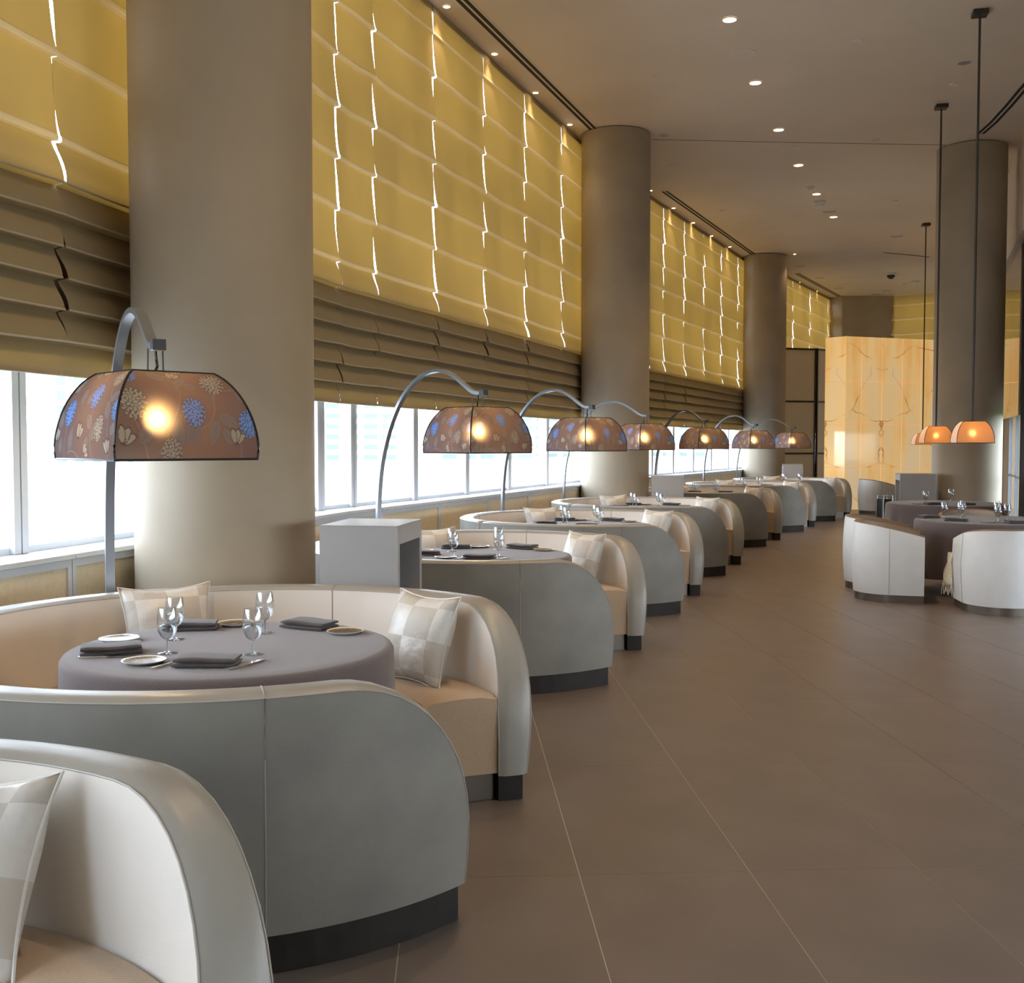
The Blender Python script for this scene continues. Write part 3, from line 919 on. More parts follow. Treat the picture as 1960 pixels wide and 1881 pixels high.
station(1.96, 14.98, -.1, .44, .5, 1.10, 'grey waiter station beside the second column')
station(6.15, 24.3, -.2, .44, .5, 1.10, 'grey waiter station in front of the third column')
t = station(5.80 + .5 * math.cos(.22) + .55 * math.sin(.22), 16.0 - .5 * math.sin(.22) + .55 * math.cos(.22), PI - .22, .5, .55, 1.10, 'dark shadowed waiter station left of the right column', panel='lacquer_grey')

# ------------------------------------------------------------------ booths: three curved sofas round each table
RO, RI, RM = 1.245, 1.115, 1.18
TOP, ZB = .81, .115
LE_, ZL = .44, .27            # length and start height of the swept end
def sofa_meshes(a0, a1, free0, free1, seams=()):
    """meshes of a curved sofa from angle a0 to a1 (radians, counter-clockwise)"""
    S = (a1 - a0) * RM
    ss = set()
    n = 12
    for fr, sg in ((free0, 0), (free1, 1)):
        if fr:
            v = [LE_ * (1 - math.cos(PI / 2 * k / n)) for k in range(n + 1)]
        else:
            v = [0, .004, .012, .025, .05]
        for q in v:
            ss.add(round(q if sg == 0 else S - q, 5))
    k = int(S / .07)
    lo = LE_ if free0 else .05; hi = S - (LE_ if free1 else .05)
    k = max(2, int((hi - lo) / .07))
    for i in range(k + 1):
        ss.add(round(lo + (hi - lo) * i / k, 5))
    ss = sorted(ss)
    def zt(s):
        z = TOP
        for fr, q in ((free0, s), (free1, S - s)):
            if fr:
                if q < LE_:
                    z = min(z, ZL + (TOP - ZL) * math.sqrt(max(0, 1 - (1 - q / LE_) ** 2)))
            elif q < .045:
                z = min(z, TOP - .036 * (1 - math.sqrt(max(0, 1 - (1 - q / .045) ** 2))))
        return z
    def P(s, r, z):
        a = a0 + s / RM
        return (r * math.cos(a), r * math.sin(a), z)
    def ro(z): return RO - .030 * max(0, 1 - (z - ZB) / .5) ** 2
    def ri(z): return RI - .025 * max(0, 1 - (z - .4) / .4) ** 2 + .0
    out = {}
    M = 9
    m = MB(); m.grid([[P(s, ro(ZB + (zt(s) - ZB) * j / M), ZB + (zt(s) - ZB) * j / M) for j in range(M + 1)] for s in ss])
    out['outer_back'] = m.mesh('outer_back', 'hide_grey')
    zi = .40
    cols = [s for s in ss if zt(s) > zi + .015]
    m = MB(); m.grid([[P(s, ri(zi + (zt(s) - zi) * j / M), zi + (zt(s) - zi) * j / M) for j in range(M + 1)] for s in cols])
    out['inner_back'] = m.mesh('inner_back', 'hide_cream')
    # rim band: up the end, over the top, down the other end
    path = [(0.0, ZB), (0.0, (ZB + zt(0)) / 2)] + [(s, zt(s)) for s in ss] + [(S, (ZB + zt(S)) / 2), (S, ZB)]
    rows = []; e_o = []; e_i = []
    for i, (s, z) in enumerate(path):
        sa, za = path[max(0, i - 1)]; sb, zb = path[min(len(path) - 1, i + 1)]
        tx, tz = sb - sa, zb - za; l = math.hypot(tx, tz) or 1
        nx, nz = -tz / l, tx / l
        rw = []
        r0, r1 = ri(z) if z > zi else RI - .025, ro(z)
        for k in range(7):
            q = k / 6
            bul = .016 * (1 - (2 * q - 1) ** 4)
            rw.append(P(s + nx * bul, r0 + (r1 - r0) * q, z + nz * bul))
        rows.append(rw)
        e_o.append(P(s + nx * .001, r1, z + nz * .001)); e_i.append(P(s + nx * .001, r0, z + nz * .001))
    m = MB(); m.grid(rows)
    out['rim'] = m.mesh('rim', 'hide_rim', angle=50)
    m = MB(); m.tube(e_o, .0024, 6); m.tube(e_i, .0028, 6)
    out['piping'] = m.mesh('piping', 'piping')
    # seat ring with softened edges
    RS = .755
    g0 = .012 if free0 else .002; g1 = .012 if free1 else .002
    prof = [(RS + .02, .125), (RS + .004, .20), (RS, .30), (RS, .40), (RS + .012, .437), (RS + .045, .455), (RS + .16, .466), (RI - .10, .466), (RI - .03, .455), (RI - .026, .40), (RI - .026, .125)]
    sl = [g0 + (S - g0 - g1) * i / 28 for i in range(29)]
    rows = []
    for i, s in enumerate(sl):
        e = min(i, 28 - i)
        dz = -.012 if (e == 0 and ((i == 0 and free0) or (i == 28 and free1))) else 0
        rows.append([P(s, r, z + (dz if z > .42 else 0)) for r, z in prof])
    m = MB(); m.grid(rows, close_v=True); q = len(prof)
    m.f.append(tuple(range(q))); m.f.append(tuple(28 * q + k for k in reversed(range(q))))
    out['seat'] = m.mesh('seat', 'seat_fabric', angle=40)
    # plinths: full-depth block under the back, recessed one under the seat
    def ring(r0, r1, s0, s1, z0, z1, n=24):
        m = MB()
        m.grid([[P(s0 + (s1 - s0) * i / n, r, z) for r, z in ((r0, z0), (r1, z0), (r1, z1), (r0, z1))] for i in range(n + 1)], close_v=True)
        m.f.append((0, 1, 2, 3)); m.f.append((n * 4 + 3, n * 4 + 2, n * 4 + 1, n * 4))
        return m
    pi = .02 if free0 else 0; pj = .02 if free1 else 0
    m = ring(RI - .02, RO - .040, pi, S - pj, .001, ZB)
    r2 = ring(RS + .05, RI - .03, pi + .04 * (free0), S - pj - .04 * free1, .001, ZB + .008)
    out['plinth'] = m.mesh('plinth', 'wenge', smooth=False)
    out['seat_plinth'] = r2.mesh('seat_plinth', 'bronze', smooth=False)
    if seams:
        m = MB()
        for sa in seams:
            s = (sa - a0) * RM
            zz = zt(s)
            pts = [P(s, ro(ZB + (zz - ZB) * j / 12) + .0003, ZB + (zz - ZB) * j / 12) for j in range(12)]
            pts += [P(s, RO + .001, zz + .002)] + [P(s, RI + (RO - RI) * (1 - q / 6), zz + .0165 * (1 - (2 * q / 6 - 1) ** 4)) for q in range(1, 6)] + [P(s, RI - .001, zz + .002)]
            pts += [P(s, ri(.8 - .04 * j) - .0003, zz - .04 * j) for j in range(1, 9)]
            m.tube(pts, .0022, 5)
        out['stitched_seam'] = m.mesh('stitched_seam', 'piping_grey')
    return out
D = math.radians
H0 = 29.0
far_m = sofa_meshes(D(H0), D(127), True, False, (D(90),))
mid_m = sofa_meshes(D(127.8), D(232.3), False, False, (D(180),))
near_m = sofa_meshes(D(233.1), D(360 - H0), False, True, (D(299),))
def place_sofa(ms, loc, rz, label):
    t = thing('curved_sofa', label, 'sofa', loc, rz, 'curved booth sofas')
    for k, me in ms.items():
        link(k, me, t)
    return t

BOOTH = [  # centre x, y, axis degrees
    (-1.48, 1.33, 5.0), (-1.09, 4.16, -10.5), (-.21, 7.65, -17.0), (.73, 10.58, -18.3), (1.74, 13.45, -20.5), (3.13, 17.10, -24.0), (4.49, 19.98, -24.5), (5.94, 22.62, -31.0)]
bname = ['cropped booth at lower left', 'nearest full booth', 'second full booth', 'third full booth', 'fourth full booth', 'fifth full booth', 'sixth full booth', 'seventh full booth beside the onyx']
def pol(c, a, r, z=0):
    return (c[0] + r * math.cos(D(a)), c[1] + r * math.sin(D(a)), z)

# round pedestal table with a cloth, built once
def cloth_mesh(R, z0, zb, folds, amp, seed):
    rnd = random.Random(seed)
    ph = [rnd.uniform(0, 6.28) for _ in range(4)]
    n = 144
    prof = [(.0, 0), (R * .5, 0), (R * .85, 0), (R - .03, -.001), (R - .008, -.007), (R + .002, -.022)]
    m = MB(); rows = []
    for r, z in prof:
        rows.append([(r * math.cos(2 * PI * k / n), r * math.sin(2 * PI * k / n), z0 + z) for k in range(n)])
    H = z0 - .022 - zb
    for j in range(1, 12):
        t = j / 11
        row = []
        for k in range(n):
            a = 2 * PI * k / n
            f = math.sin(folds * a + ph[0] + .8 * math.sin(2 * a + ph[1])) + .45 * math.sin((folds * 1.7 // 1) * a + ph[2])
            r = R + .002 + .022 * t + amp * t ** 1.3 * f
            row.append((r * math.cos(a), r * math.sin(a), z0 - .022 - H * t))
        rows.append(row)
    m.grid(rows, close_v=True)
    return m.mesh('tablecloth', 'cloth_taupe', angle=60)
cloth_small = cloth_mesh(.612, .756, .10, 8, .022, 3)
cloth_big = cloth_mesh(.76, .756, .17, 14, .036, 5)
def table_meshes(R):
    a = MB(); a.lathe([(R, .715), (R, .748)], 48).disc(R, .748, 48).disc(R, .715, 48)
    b_ = MB(); b_.lathe([(.05, .03), (.05, .715)], 20)
    c = MB(); c.lathe([(.30, .001), (.30, .02), (.06, .035)], 32).disc(.30, .001, 32)
    return a.mesh('tabletop', 'wenge'), b_.mesh('pedestal', 'dark_metal'), c.mesh('foot', 'dark_metal')
tm_small = table_meshes(.60); tm_big = table_meshes(.745)
def place_table(x, y, tm, cloth, label_t, label_c, rz):
    t = thing('round_table', label_t, 'table', (x, y, 0), rz, 'round dining tables')
    for nm, me in zip(('tabletop', 'pedestal', 'foot'), tm):
        link(nm, me, t)
    o = link('tablecloth', cloth, None, (x, y, 0), rz)
    tag(o, label_c, 'tablecloth', 'taupe round tablecloths')

# ---- tableware prototypes (meshes)
gp = [(.030, .168), (.0355, .135), (.037, .105), (.034, .083), (.024, .064), (.012, .054), (.005, .050)]
gb = MB(); gb.lathe([(r + .0006, z) for r, z in gp], 28).lathe([(r - .0010, z + .0004) for r, z in gp], 28)
glass_bowl = gb.mesh('bowl', 'wine_glass', angle=80)
gs_ = MB(); gs_.lathe([(.0045, .0515), (.0036, .045), (.0032, .02), (.0045, .008)], 14)
glass_stem = gs_.mesh('stem', 'wine_stem', angle=80)
gf = MB(); gf.lathe([(.0046, .0085), (.012, .0045), (.033, .0018), (.0345, .0006), (.033, .0), (.001, .0)], 28)
glass_foot = gf.mesh('foot', 'wine_stem', angle=80)
pr = MB(); pr.lathe([(.055, .0065), (.068, .0095), (.0755, .013), (.0765, .0125), (.066, .005), (.045, .0005), (.001, .0005)], 36)
plate_rim = pr.mesh('rim', 'porcelain', angle=60)
pc = MB(); pc.lathe([(.069, .0102), (.056, .0072), (.03, .0055), (.0005, .0050)], 36)
plate_well = pc.mesh('patterned_well', 'plate_lattice', angle=60)
def napkin_mesh(seed):
    rnd = random.Random(seed)
    m = MB()
    for k, (w_, d_, z0, z1) in enumerate(((.215, .130, .0006, .0165), (.0, .0, 0, 0), (.209, .127, .0168, .0345))):
        dx = rnd.uniform(-.004, .004); ph = rnd.uniform(0, 6)
        if w_ == 0:
            continue
        nx = 12
        secs = []
        for i in range(nx + 1):
            x = -w_ / 2 + w_ * i / nx + dx
            zz = .002 * math.sin(x * 30 + ph) if k == 2 else 0
            hh = (z1 - z0) / 2
            e = 1.0 if 0 < i < nx else .6
            ring_ = []
            for q in range(10):
                a = 2 * PI * q / 10
                yy = d_ / 2 * (abs(math.cos(a)) ** .35) * (1 if math.cos(a) > 0 else -1)
                ring_.append((x, yy * (1 - .03 * (e < 1)), z0 + hh + hh * e * (abs(math.sin(a)) ** .5) * (1 if math.sin(a) > 0 else -1) + (zz if math.sin(a) > 0 else 0)))
            secs.append(ring_)
        o = len(m.v)
        m.grid(secs, close_v=True)
        m.f.append(tuple(o + q for q in range(10))); m.f.append(tuple(o + nx * 10 + q for q in reversed(range(10))))
    return m.mesh('napkin', 'napkin_taupe', angle=50)
napkins = [napkin_mesh(s) for s in range(3)]
def fork_mesh():
    m = MB()
    prof = [(-.095, .006), (-.08, .0075), (-.05, .0055), (0, .0028), (.028, .003), (.04, .008), (.052, .0105), (.058, .0105)]
    rows = []
    for x, hw in prof:
        z = .004 + .006 * max(0, (x - .0) / .06) * (1 - max(0, (x - .04) / .06))
        rows.append([(x, -hw, z), (x, hw, z), (x, hw, z + .002), (x, -hw, z + .002)])
    m.grid(rows, close_v=True); m.f.append((0, 1, 2, 3)); n = (len(rows) - 1) * 4; m.f.append((n + 3, n + 2, n + 1, n))
    for k in range(4):
        y = -.0088 + k * .0058
        m.box(.057, .098, y - .0013, y + .0013, .006, .0078)
    return m.mesh('fork', 'cutlery', smooth=True)
def knife_mesh():
    m = MB()
    prof = [(-.105, .007, .003), (-.09, .009, .004), (-.05, .0075, .004), (-.012, .006, .004), (-.008, .007, .003), (.0, .010, .001), (.05, .011, .001), (.085, .008, .001), (.10, .001, .001)]
    rows = []
    for x, hw, ht in prof:
        rows.append([(x, -hw, .004 - ht), (x, hw, .004 - ht), (x, hw, .004 + ht), (x, -hw, .004 + ht)])
    m.grid(rows, close_v=True); m.f.append((0, 1, 2, 3)); n = (len(rows) - 1) * 4; m.f.append((n + 3, n + 2, n + 1, n))
    return m.mesh('knife', 'cutlery')
fork_me = fork_mesh(); knife_me = knife_mesh()
ZT = .7565
def put_glass(x, y, label, group):
    t = thing('wine_glass', label, 'wine glass', (x, y, ZT), random.uniform(0, 6), group)
    link('bowl', glass_bowl, t); link('stem', glass_stem, t); link('foot', glass_foot, t)
def put_plate(x, y, label, group):
    t = thing('side_plate', label, 'plate', (x, y, ZT), random.uniform(0, 6), group)
    link('rim', plate_rim, t); link('patterned_well', plate_well, t)
def put_flat(me, nm, cat, x, y, rz, label, group, z=0):
    tag(link(nm, me, None, (x, y, ZT + z), rz), label, cat, group)

# layout on the nearest table, relative to its centre
GL = [((-.20, -.15), 'front left'), ((-.26, .13), 'back left'), ((.12, -.17), 'front right'), ((.06, .28), 'back right')]
PL = [((-.225, -.33), 'front left'), ((-.47, .10), 'far left'), ((.39, .27), 'right'), ((-.11, .47), 'back')]
NP = [((.01, -.365), 0.0, 'front'), ((-.41, -.15), .35, 'left'), ((-.27, .37), .15, 'back left'), ((.22, .40), -.45, 'back right')]
FK = [((-.125, -.35), 1.15, 'front'), ((-.155, .445), .2, 'back')]
KN = [((.145, -.36), 1.1, 'front right'), ((-.385, -.235), .12, 'left')]
def set_table(cx, cy, rz, where, full, idx):
    c, s = math.cos(rz), math.sin(rz)
    R_ = lambda p: (cx + c * p[0] - s * p[1], cy + s * p[0] + c * p[1])
    for p, nm in GL:
        put_glass(*R_(p), 'stemmed wine glass, %s of four, %s' % (nm, where), 'wine glasses on the booth tables')
    for p, nm in PL:
        put_plate(*R_(p), 'lattice side plate at the %s, %s' % (nm, where), 'side plates on the booth tables')
    for k, (p, a, nm) in enumerate(NP):
        put_flat(napkins[(k + idx) % 3], 'folded_napkin', 'napkin', *R_(p), rz + a, 'dark folded napkin at the %s, %s' % (nm, where), 'folded napkins on the booth tables')
    if full:
        for p, a, nm in FK:
            put_flat(fork_me, 'fork', 'fork', *R_(p), rz + a, 'silver fork at the %s of the table in the %s' % (nm, where), 'forks on the booth tables')
        for p, a, nm in KN:
            put_flat(knife_me, 'knife', 'knife', *R_(p), rz + a, 'silver knife at the %s of the table in the %s' % (nm, where), 'knives on the booth tables')

# ---- cushions
def pillow_mesh(S, T, seed):
    rnd = random.Random(seed)
    n = 20
    def h(u, v):
        e = (1 - abs(u) ** 2.6) * (1 - abs(v) ** 2.6)
        return T * max(0, e) ** .62
    def pt(u, v, sg):
        pinch = 1 - .13 * ((1 - abs(u) ** 2) * abs(v) ** 2)
        pinch2 = 1 - .13 * ((1 - abs(v) ** 2) * abs(u) ** 2)
        wr = .004 * math.sin(9 * u + 5 * v + seed) * (abs(u) + abs(v)) * .6 if abs(u) < 1 and abs(v) < 1 else 0
        return (u * S / 2 * pinch2, v * S / 2 * pinch, sg * h(u, v) + wr)
    vs = []; fs = []; uvs = []
    for sg in (1, -1):
        o = len(vs)
        for i in range(n + 1):
            for j in range(n + 1):
                u = -1 + 2 * i / n; v = -1 + 2 * j / n
                vs.append(pt(u, v, sg)); uvs.append((i / n * 1.34 - .17, j / n * 1.34 - .17))
        for i in range(n):
            for j in range(n):
                a = o + i * (n + 1) + j
                f = (a, a + n + 1, a + n + 2, a + 1)
                fs.append(f if sg > 0 else f[::-1])
    me = bpy.data.meshes.new('pillow'); me.from_pydata(vs, [], fs)
    uvl = me.uv_layers.new(name='UVMap')
    vi = np.zeros(len(me.loops), dtype=np.int32); me.loops.foreach_get('vertex_index', vi)
    uvl.data.foreach_set('uv', np.array(uvs, dtype=np.float32)[vi].ravel())
    bm = bmesh.new(); bm.from_mesh(me); bmesh.ops.remove_doubles(bm, verts=bm.verts, dist=1e-5); bm.to_mesh(me); bm.free()
    me.materials.append(MATS['pillow_check'])
    me.polygons.foreach_set('use_smooth', [True] * len(me.polygons))
    ed = []
    for k in range(n):
        ed.append(pt(-1 + 2 * k / n, -1, 1))
    for k in range(n):
        ed.append(pt(1, -1 + 2 * k / n, 1))
    for k in range(n):
        ed.append(pt(1 - 2 * k / n, 1, 1))
    for k in range(n + 1):
        ed.append(pt(-1, 1 - 2 * k / n, 1))
    m = MB(); m.tube(ed, .0042, 6)
    return me, m.mesh('piping', 'cushion_piping')
pil_me, pip_me = pillow_mesh(.425, .095, 2)
def put_cushion(c, ang, r, zc, tilt, spin, label, group='checked booth cushions'):
    """stands on the seat, its face turned to the table, leaning back on the upholstery"""
    t = thing('cushion', label, 'cushion', pol(c, ang, r, zc), 0, group)
    inward = Vector((-math.cos(D(ang)), -math.sin(D(ang)), 0))
    zz = (inward * math.cos(tilt) + Vector((0, 0, 1)) * math.sin(tilt)).normalized()
    yy = (Vector((0, 0, 1)) - zz * zz.z).normalized()
    xx = yy.cross(zz)
    M_ = Matrix((xx, yy, zz)).transposed() @ Matrix.Rotation(spin, 3, 'Z')
    t.rotation_euler = M_.to_euler()
    link('cover', pil_me, t); link('piping', pip_me, t)
    return t

for i, (bx, by, ax) in enumerate(BOOTH):
    c = (bx, by)
    nm = bname[i]
    if i > 0:
        place_sofa(near_m, (bx, by, 0), D(ax), 'near arm sofa with grey outer back, %s' % nm)
        place_sofa(mid_m, (bx, by, 0), D(ax), 'window side curved sofa piece, %s' % nm)
    place_sofa(far_m, (bx, by, 0), D(ax), 'far arm sofa with cream inner back, %s' % nm)
    put_cushion(c, ax + (66 if i == 0 else 55), .94, .615 if i == 0 else .65, .5 if i == 0 else .32, .12 if i == 0 else 0.0, 'checked cushion by the far arm end, %s' % nm)
    if i > 0:
        tx, ty = bx + .02, by - .09
        place_table(tx, ty, tm_small, cloth_small, 'round pedestal table under taupe cloth, %s' % nm, 'taupe linen cloth over round table, %s' % nm, D(ax) * 1.3)
        set_table(tx, ty, D(ax + 10.5), nm, i <= 3, i)
        put_cushion(c, ax + 133, .95, .665, .30, .0, 'checked cream cushion against the back joint, %s' % nm)
        put_cushion(c, ax - 66, .93, .585, .62, .35, 'checked cushion mostly hidden inside the near arm, %s' % nm)

# ------------------------------------------------------------------ arc floor lamps with floral shades
SW, SH = .292, .335            # half width at the bottom, height
def shade_prof(t, hw=SW, h=SH, top=.565):
    """half-width and height of the vault for t in 0..1 from bottom to top"""
    a = t * PI / 2 * .80
    b = 1 - math.cos(PI / 2 * .80)
    w_ = hw * (1 - (1 - top) * (1 - math.cos(a)) / b)
    if t < .2:
        w_ -= hw * .02 * (1 - t / .2) ** 2
    return w_, h * math.sin(a) / math.sin(PI / 2 * .80)

def floral(nu, nv, Wd, Hd, seed):
    """woven flower pattern evaluated on a grid: colour, and how much it blocks light"""
    rnd = random.Random(seed)
    U, V = np.meshgrid(np.linspace(-Wd / 2, Wd / 2, nu), np.linspace(0, Hd, nv), indexing='ij')
    base = np.array([.112, .096, .106]); cream = np.array([.35, .335, .29]); blue = np.array([.125, .32, .76]); leafc = np.array([.19, .175, .175])
    col = np.ones((nu, nv, 3)) * base
    bl = np.ones((nu, nv))
    line = np.zeros((nu, nv))
    def paint(mask, c, b_):
        k = mask[..., None]
        col[:] = col * (1 - k) + c * k
        bl[:] = bl * (1 - mask) + b_ * mask
    def seg(p, q, wd, c, b_):
        d = np.array(q) - np.array(p); L = np.dot(d, d) + 1e-9
        t = np.clip(((U - p[0]) * d[0] + (V - p[1]) * d[1]) / L, 0, 1)
        dist = np.hypot(U - p[0] - t * d[0], V - p[1] - t * d[1])
        paint((dist < wd).astype(float), c, b_)
    def stem(p0, p1, p2):
        last = p0
        for k in range(1, 11):
            t = k / 10
            q = ((1 - t) ** 2 * p0[0] + 2 * t * (1 - t) * p1[0] + t * t * p2[0], (1 - t) ** 2 * p0[1] + 2 * t * (1 - t) * p1[1] + t * t * p2[1])
            seg(last, q, .0022, leafc * 1.05, .6); last = q
    def leaf(x, y, a, ln, wd):
        dx = (U - x) * math.cos(a) + (V - y) * math.sin(a); dy = -(U - x) * math.sin(a) + (V - y) * math.cos(a)
        t = np.clip(dx / ln, 0, 1)
        ins = (dx > 0) & (dx < ln) & (np.abs(dy) < wd * np.sin(PI * t ** .75))
        paint(ins.astype(float), leafc, .30)
        paint((ins & (np.abs(dy) < .0013)).astype(float), base * 1.1, .55)
    def flower(x, y, r, c, sq=.82):
        for ring_, (rr, n, pl, pw) in enumerate(((.76, 16, .27, .105), (.55, 13, .27, .11), (.34, 9, .26, .115), (.14, 5, .22, .11))):
            for k in range(n):
                a = 2 * PI * (k + .5 * (ring_ % 2)) / n + ring_ * .3
                px, py = x + r * rr * math.cos(a) * sq, y + r * rr * math.sin(a)
                ca, sa = math.cos(a), math.sin(a)
                dx = ((U - px) * ca + (V - py) * sa) / (r * pl); dy = (-(U - px) * sa + (V - py) * ca) / (r * pw)
                q = dx * dx + dy * dy
                paint((q < 1.25).astype(float), base * .5, .16)
                paint((q < .80).astype(float), c, .55)
    def bud(x, y, a, r):
        for s in (-.55, 0, .55):
            px, py = x + r * .6 * math.cos(a + s), y + r * .6 * math.sin(a + s)
            ca, sa = math.cos(a + s), math.sin(a + s)
            dx = ((U - px) * ca + (V - py) * sa) / (r * .6); dy = (-(U - px) * sa + (V - py) * ca) / (r * .27)
            q = dx * dx + dy * dy
            paint((q < 1.2).astype(float), base * .55, .35); paint((q < .75).astype(float), cream, .6)
    return (U, V, col, bl, stem, leaf, flower, bud, blue, cream, rnd)
def floral_a(nu, nv, Wd, Hd):
    U, V, col, bl, stem, leaf, flower, bud, blue, cream, rnd = floral(nu, nv, Wd, Hd, 1)
    stem((-.20, .0), (-.17, .09), (-.19, .15)); stem((.08, .0), (.05, .1), (.03, .2)); stem((-.05, .0), (-.10, .04), (-.16, .02))
    stem((-.22, .2), (-.14, .27), (-.06, .33)); stem((.22, .0), (.23, .12), (.13, .27)); stem((.03, .2), (.05, .3), (-.02, .38)); stem((-.06, .33), (0, .36), (.03, .40))
    for x, y, a, l, w_ in ((-.14, .03, 1.3, .085, .020), (-.235, .10, 1.9, .08, .02), (.075, .06, 1.1, .09, .021), (.06, .10, 2.4, .075, .02), (-.1, .26, -1.4, .08, .021), (-.04, .19, 1.0, .08, .020), (-.07, .33, 2.6, .07, .018), (.2, .13, 2.2, .085, .02), (.235, .08, .7, .06, .018), (.10, .29, 1.0, .07, .02), (.17, .2, .5, .075, .019), (-.27, .18, 1.3, .09, .02), (.0, .02, .9, .07, .019), (.0, .37, .4, .06, .016), (-.24, .02, 1.1, .06, .016), (.26, .26, 2.1, .07, .018)):
        leaf(x, y, a, l, w_)
    flower(-.175, .16, .052, blue); flower(.03, .225, .056, blue); flower(-.20, .285, .042, cream); flower(.13, .10, .046, cream)
    flower(.15, .31, .050, cream); flower(.255, .17, .046, blue); flower(-.03, .415, .05, blue)
    bud(-.055, .07, 1.2, .045); bud(-.265, .06, 1.6, .04); bud(.0, .02, .4, .035); bud(-.06, .345, 1.0, .045); bud(.22, .02, 1.7, .04)
    return col, bl
def floral_b(nu, nv, Wd, Hd):
    U, V, col, bl, stem, leaf, flower, bud, blue, cream, rnd = floral(nu, nv, Wd, Hd, 2)
    stem((-.16, .0), (-.18, .08), (-.22, .16)); stem((-.12, .02), (-.06, .10), (-.02, .2)); stem((.0, .1), (.14, .08), (.12, .26)); stem((.22, .0), (.2, .06), (.24, .12)); stem((-.02, .2), (.0, .27), (-.06, .33)); stem((.12, .26), (.2, .24), (.28, .28))
    for x, y, a, l, w_ in ((-.19, .05, .9, .1, .024), (-.05, .03, 1.4, .11, .026), (.0, .05, 1.1, .11, .028), (.12, .13, -1.9, .09, .022), (.13, .15, -.5, .1, .022), (-.03, .27, .6, .07, .018), (-.06, .30, 2.5, .08, .02), (.06, .26, 2.8, .06, .016), (-.13, .37, 2.6, .08, .02), (.18, .05, 2.2, .07, .018), (.25, .2, 2.0, .07, .018), (.05, .4, .5, .07, .018)):
        leaf(x, y, a, l, w_)
    flower(-.20, .19, .062, cream); flower(.03, .16, .056, blue); flower(.13, .29, .060, cream); flower(.255, .12, .052, blue); flower(-.07, .02, .050, cream); flower(-.2, .33, .046, blue); flower(.0, .40, .05, cream)
    bud(.19, .05, 1.2, .045); bud(-.26, .05, 1.0, .05); bud(-.03, .31, 1.2, .04)
    return col, bl
NU, NV = 210, 150
def arc_len():
    L = 0; pts = [shade_prof(k / 60) for k in range(61)]
    for a, b_ in zip(pts, pts[1:]):
        L += math.hypot(a[0] - b_[0], a[1] - b_[1])
    return L
AL = arc_len()
def shade_panel_mesh(fun, name):
    col, bl = fun(NU, NV, 2 * SW, AL)
    # vault panel facing -y; pattern laid flat on the cloth, cut by the hip edges
    vs = np.zeros((NU, NV, 3)); cc = np.zeros((NU, NV, 4)); bb = np.zeros((NU, NV, 4)); cc[..., 3] = 1; bb[..., 3] = 1
    tt = np.linspace(0, 1, NV)
    for j, t in enumerate(tt):
        w_, z = shade_prof(t)
        u = np.linspace(-1, 1, NU)
        vs[:, j, 0] = u * w_; vs[:, j, 1] = -w_; vs[:, j, 2] = z
        src = np.clip(np.round((u * w_ + SW) / (2 * SW) * (NU - 1)).astype(int), 0, NU - 1)
        cc[:, j, :3] = col[src, j]; k = bl[src, j]
        bb[:, j, :3] = np.array([.055, .029, .014]) * k[:, None]
    idx = np.arange(NU * NV).reshape(NU, NV)
    q = np.stack([idx[:-1, :-1], idx[1:, :-1], idx[1:, 1:], idx[:-1, 1:]], -1).reshape(-1, 4)
    me = bpy.data.meshes.new(name)
    me.from_pydata(vs.reshape(-1, 3).tolist(), [], q.tolist())
    for an, arr in (('weave', cc), ('backlit', bb)):
        at = me.attributes.new(an, 'FLOAT_COLOR', 'POINT')
        at.data.foreach_set('color', arr.reshape(-1).astype(np.float32))
    me.polygons.foreach_set('use_smooth', [True] * len(me.polygons))
    me.materials.append(MATS['shade_floral'])
    return me
panel_a = shade_panel_mesh(floral_a, 'shade_panel'); panel_b = shade_panel_mesh(floral_b, 'shade_panel')
def shade_edge_mesh(prof, r):
    m = MB()
    pts = [prof(k / 16) for k in range(17)]
    m.tube([(-w_, -w_, z) for w_, z in pts], r, 6)
    w0 = pts[0][0]; m.tube([(-w0, -w0, pts[0][1]), (w0, -w0, pts[0][1])], r, 6)
    w1 = pts[-1][0]; m.tube([(-w1, -w1, pts[-1][1]), (w1, -w1, pts[-1][1])], r * .8, 6)
    return m.mesh('edge_binding', 'black_plastic')
edge_me = shade_edge_mesh(shade_prof, .0052)
ARC = [(0, .02), (0, .45), (0, .90), (.012, 1.15), (.04, 1.36), (.085, 1.53), (.15, 1.70), (.24, 1.86), (.34, 1.975), (.45, 2.055), (.55, 2.09), (.65, 2.095), (.74, 2.07), (.82, 2.025), (.90, 1.965), (.96, 1.925), (1.0, 1.912), (1.045, 1.912)]
def smooth_curve(pts, n):
    out = []
    for i in range(len(pts) - 1):
        p0 = pts[max(i - 1, 0)]; p1 = pts[i]; p2 = pts[i + 1]; p3 = pts[min(i + 2, len(pts) - 1)]
        for k in range(n):
            t = k / n
            out.append(tuple(.5 * ((2 * b_) + (-a + c_) * t + (2 * a - 5 * b_ + 4 * c_ - d_) * t * t + (-a + 3 * b_ - 3 * c_ + d_) * t ** 3) for a, b_, c_, d_ in zip(p0, p1, p2, p3)))
    out.append(pts[-1]); return out
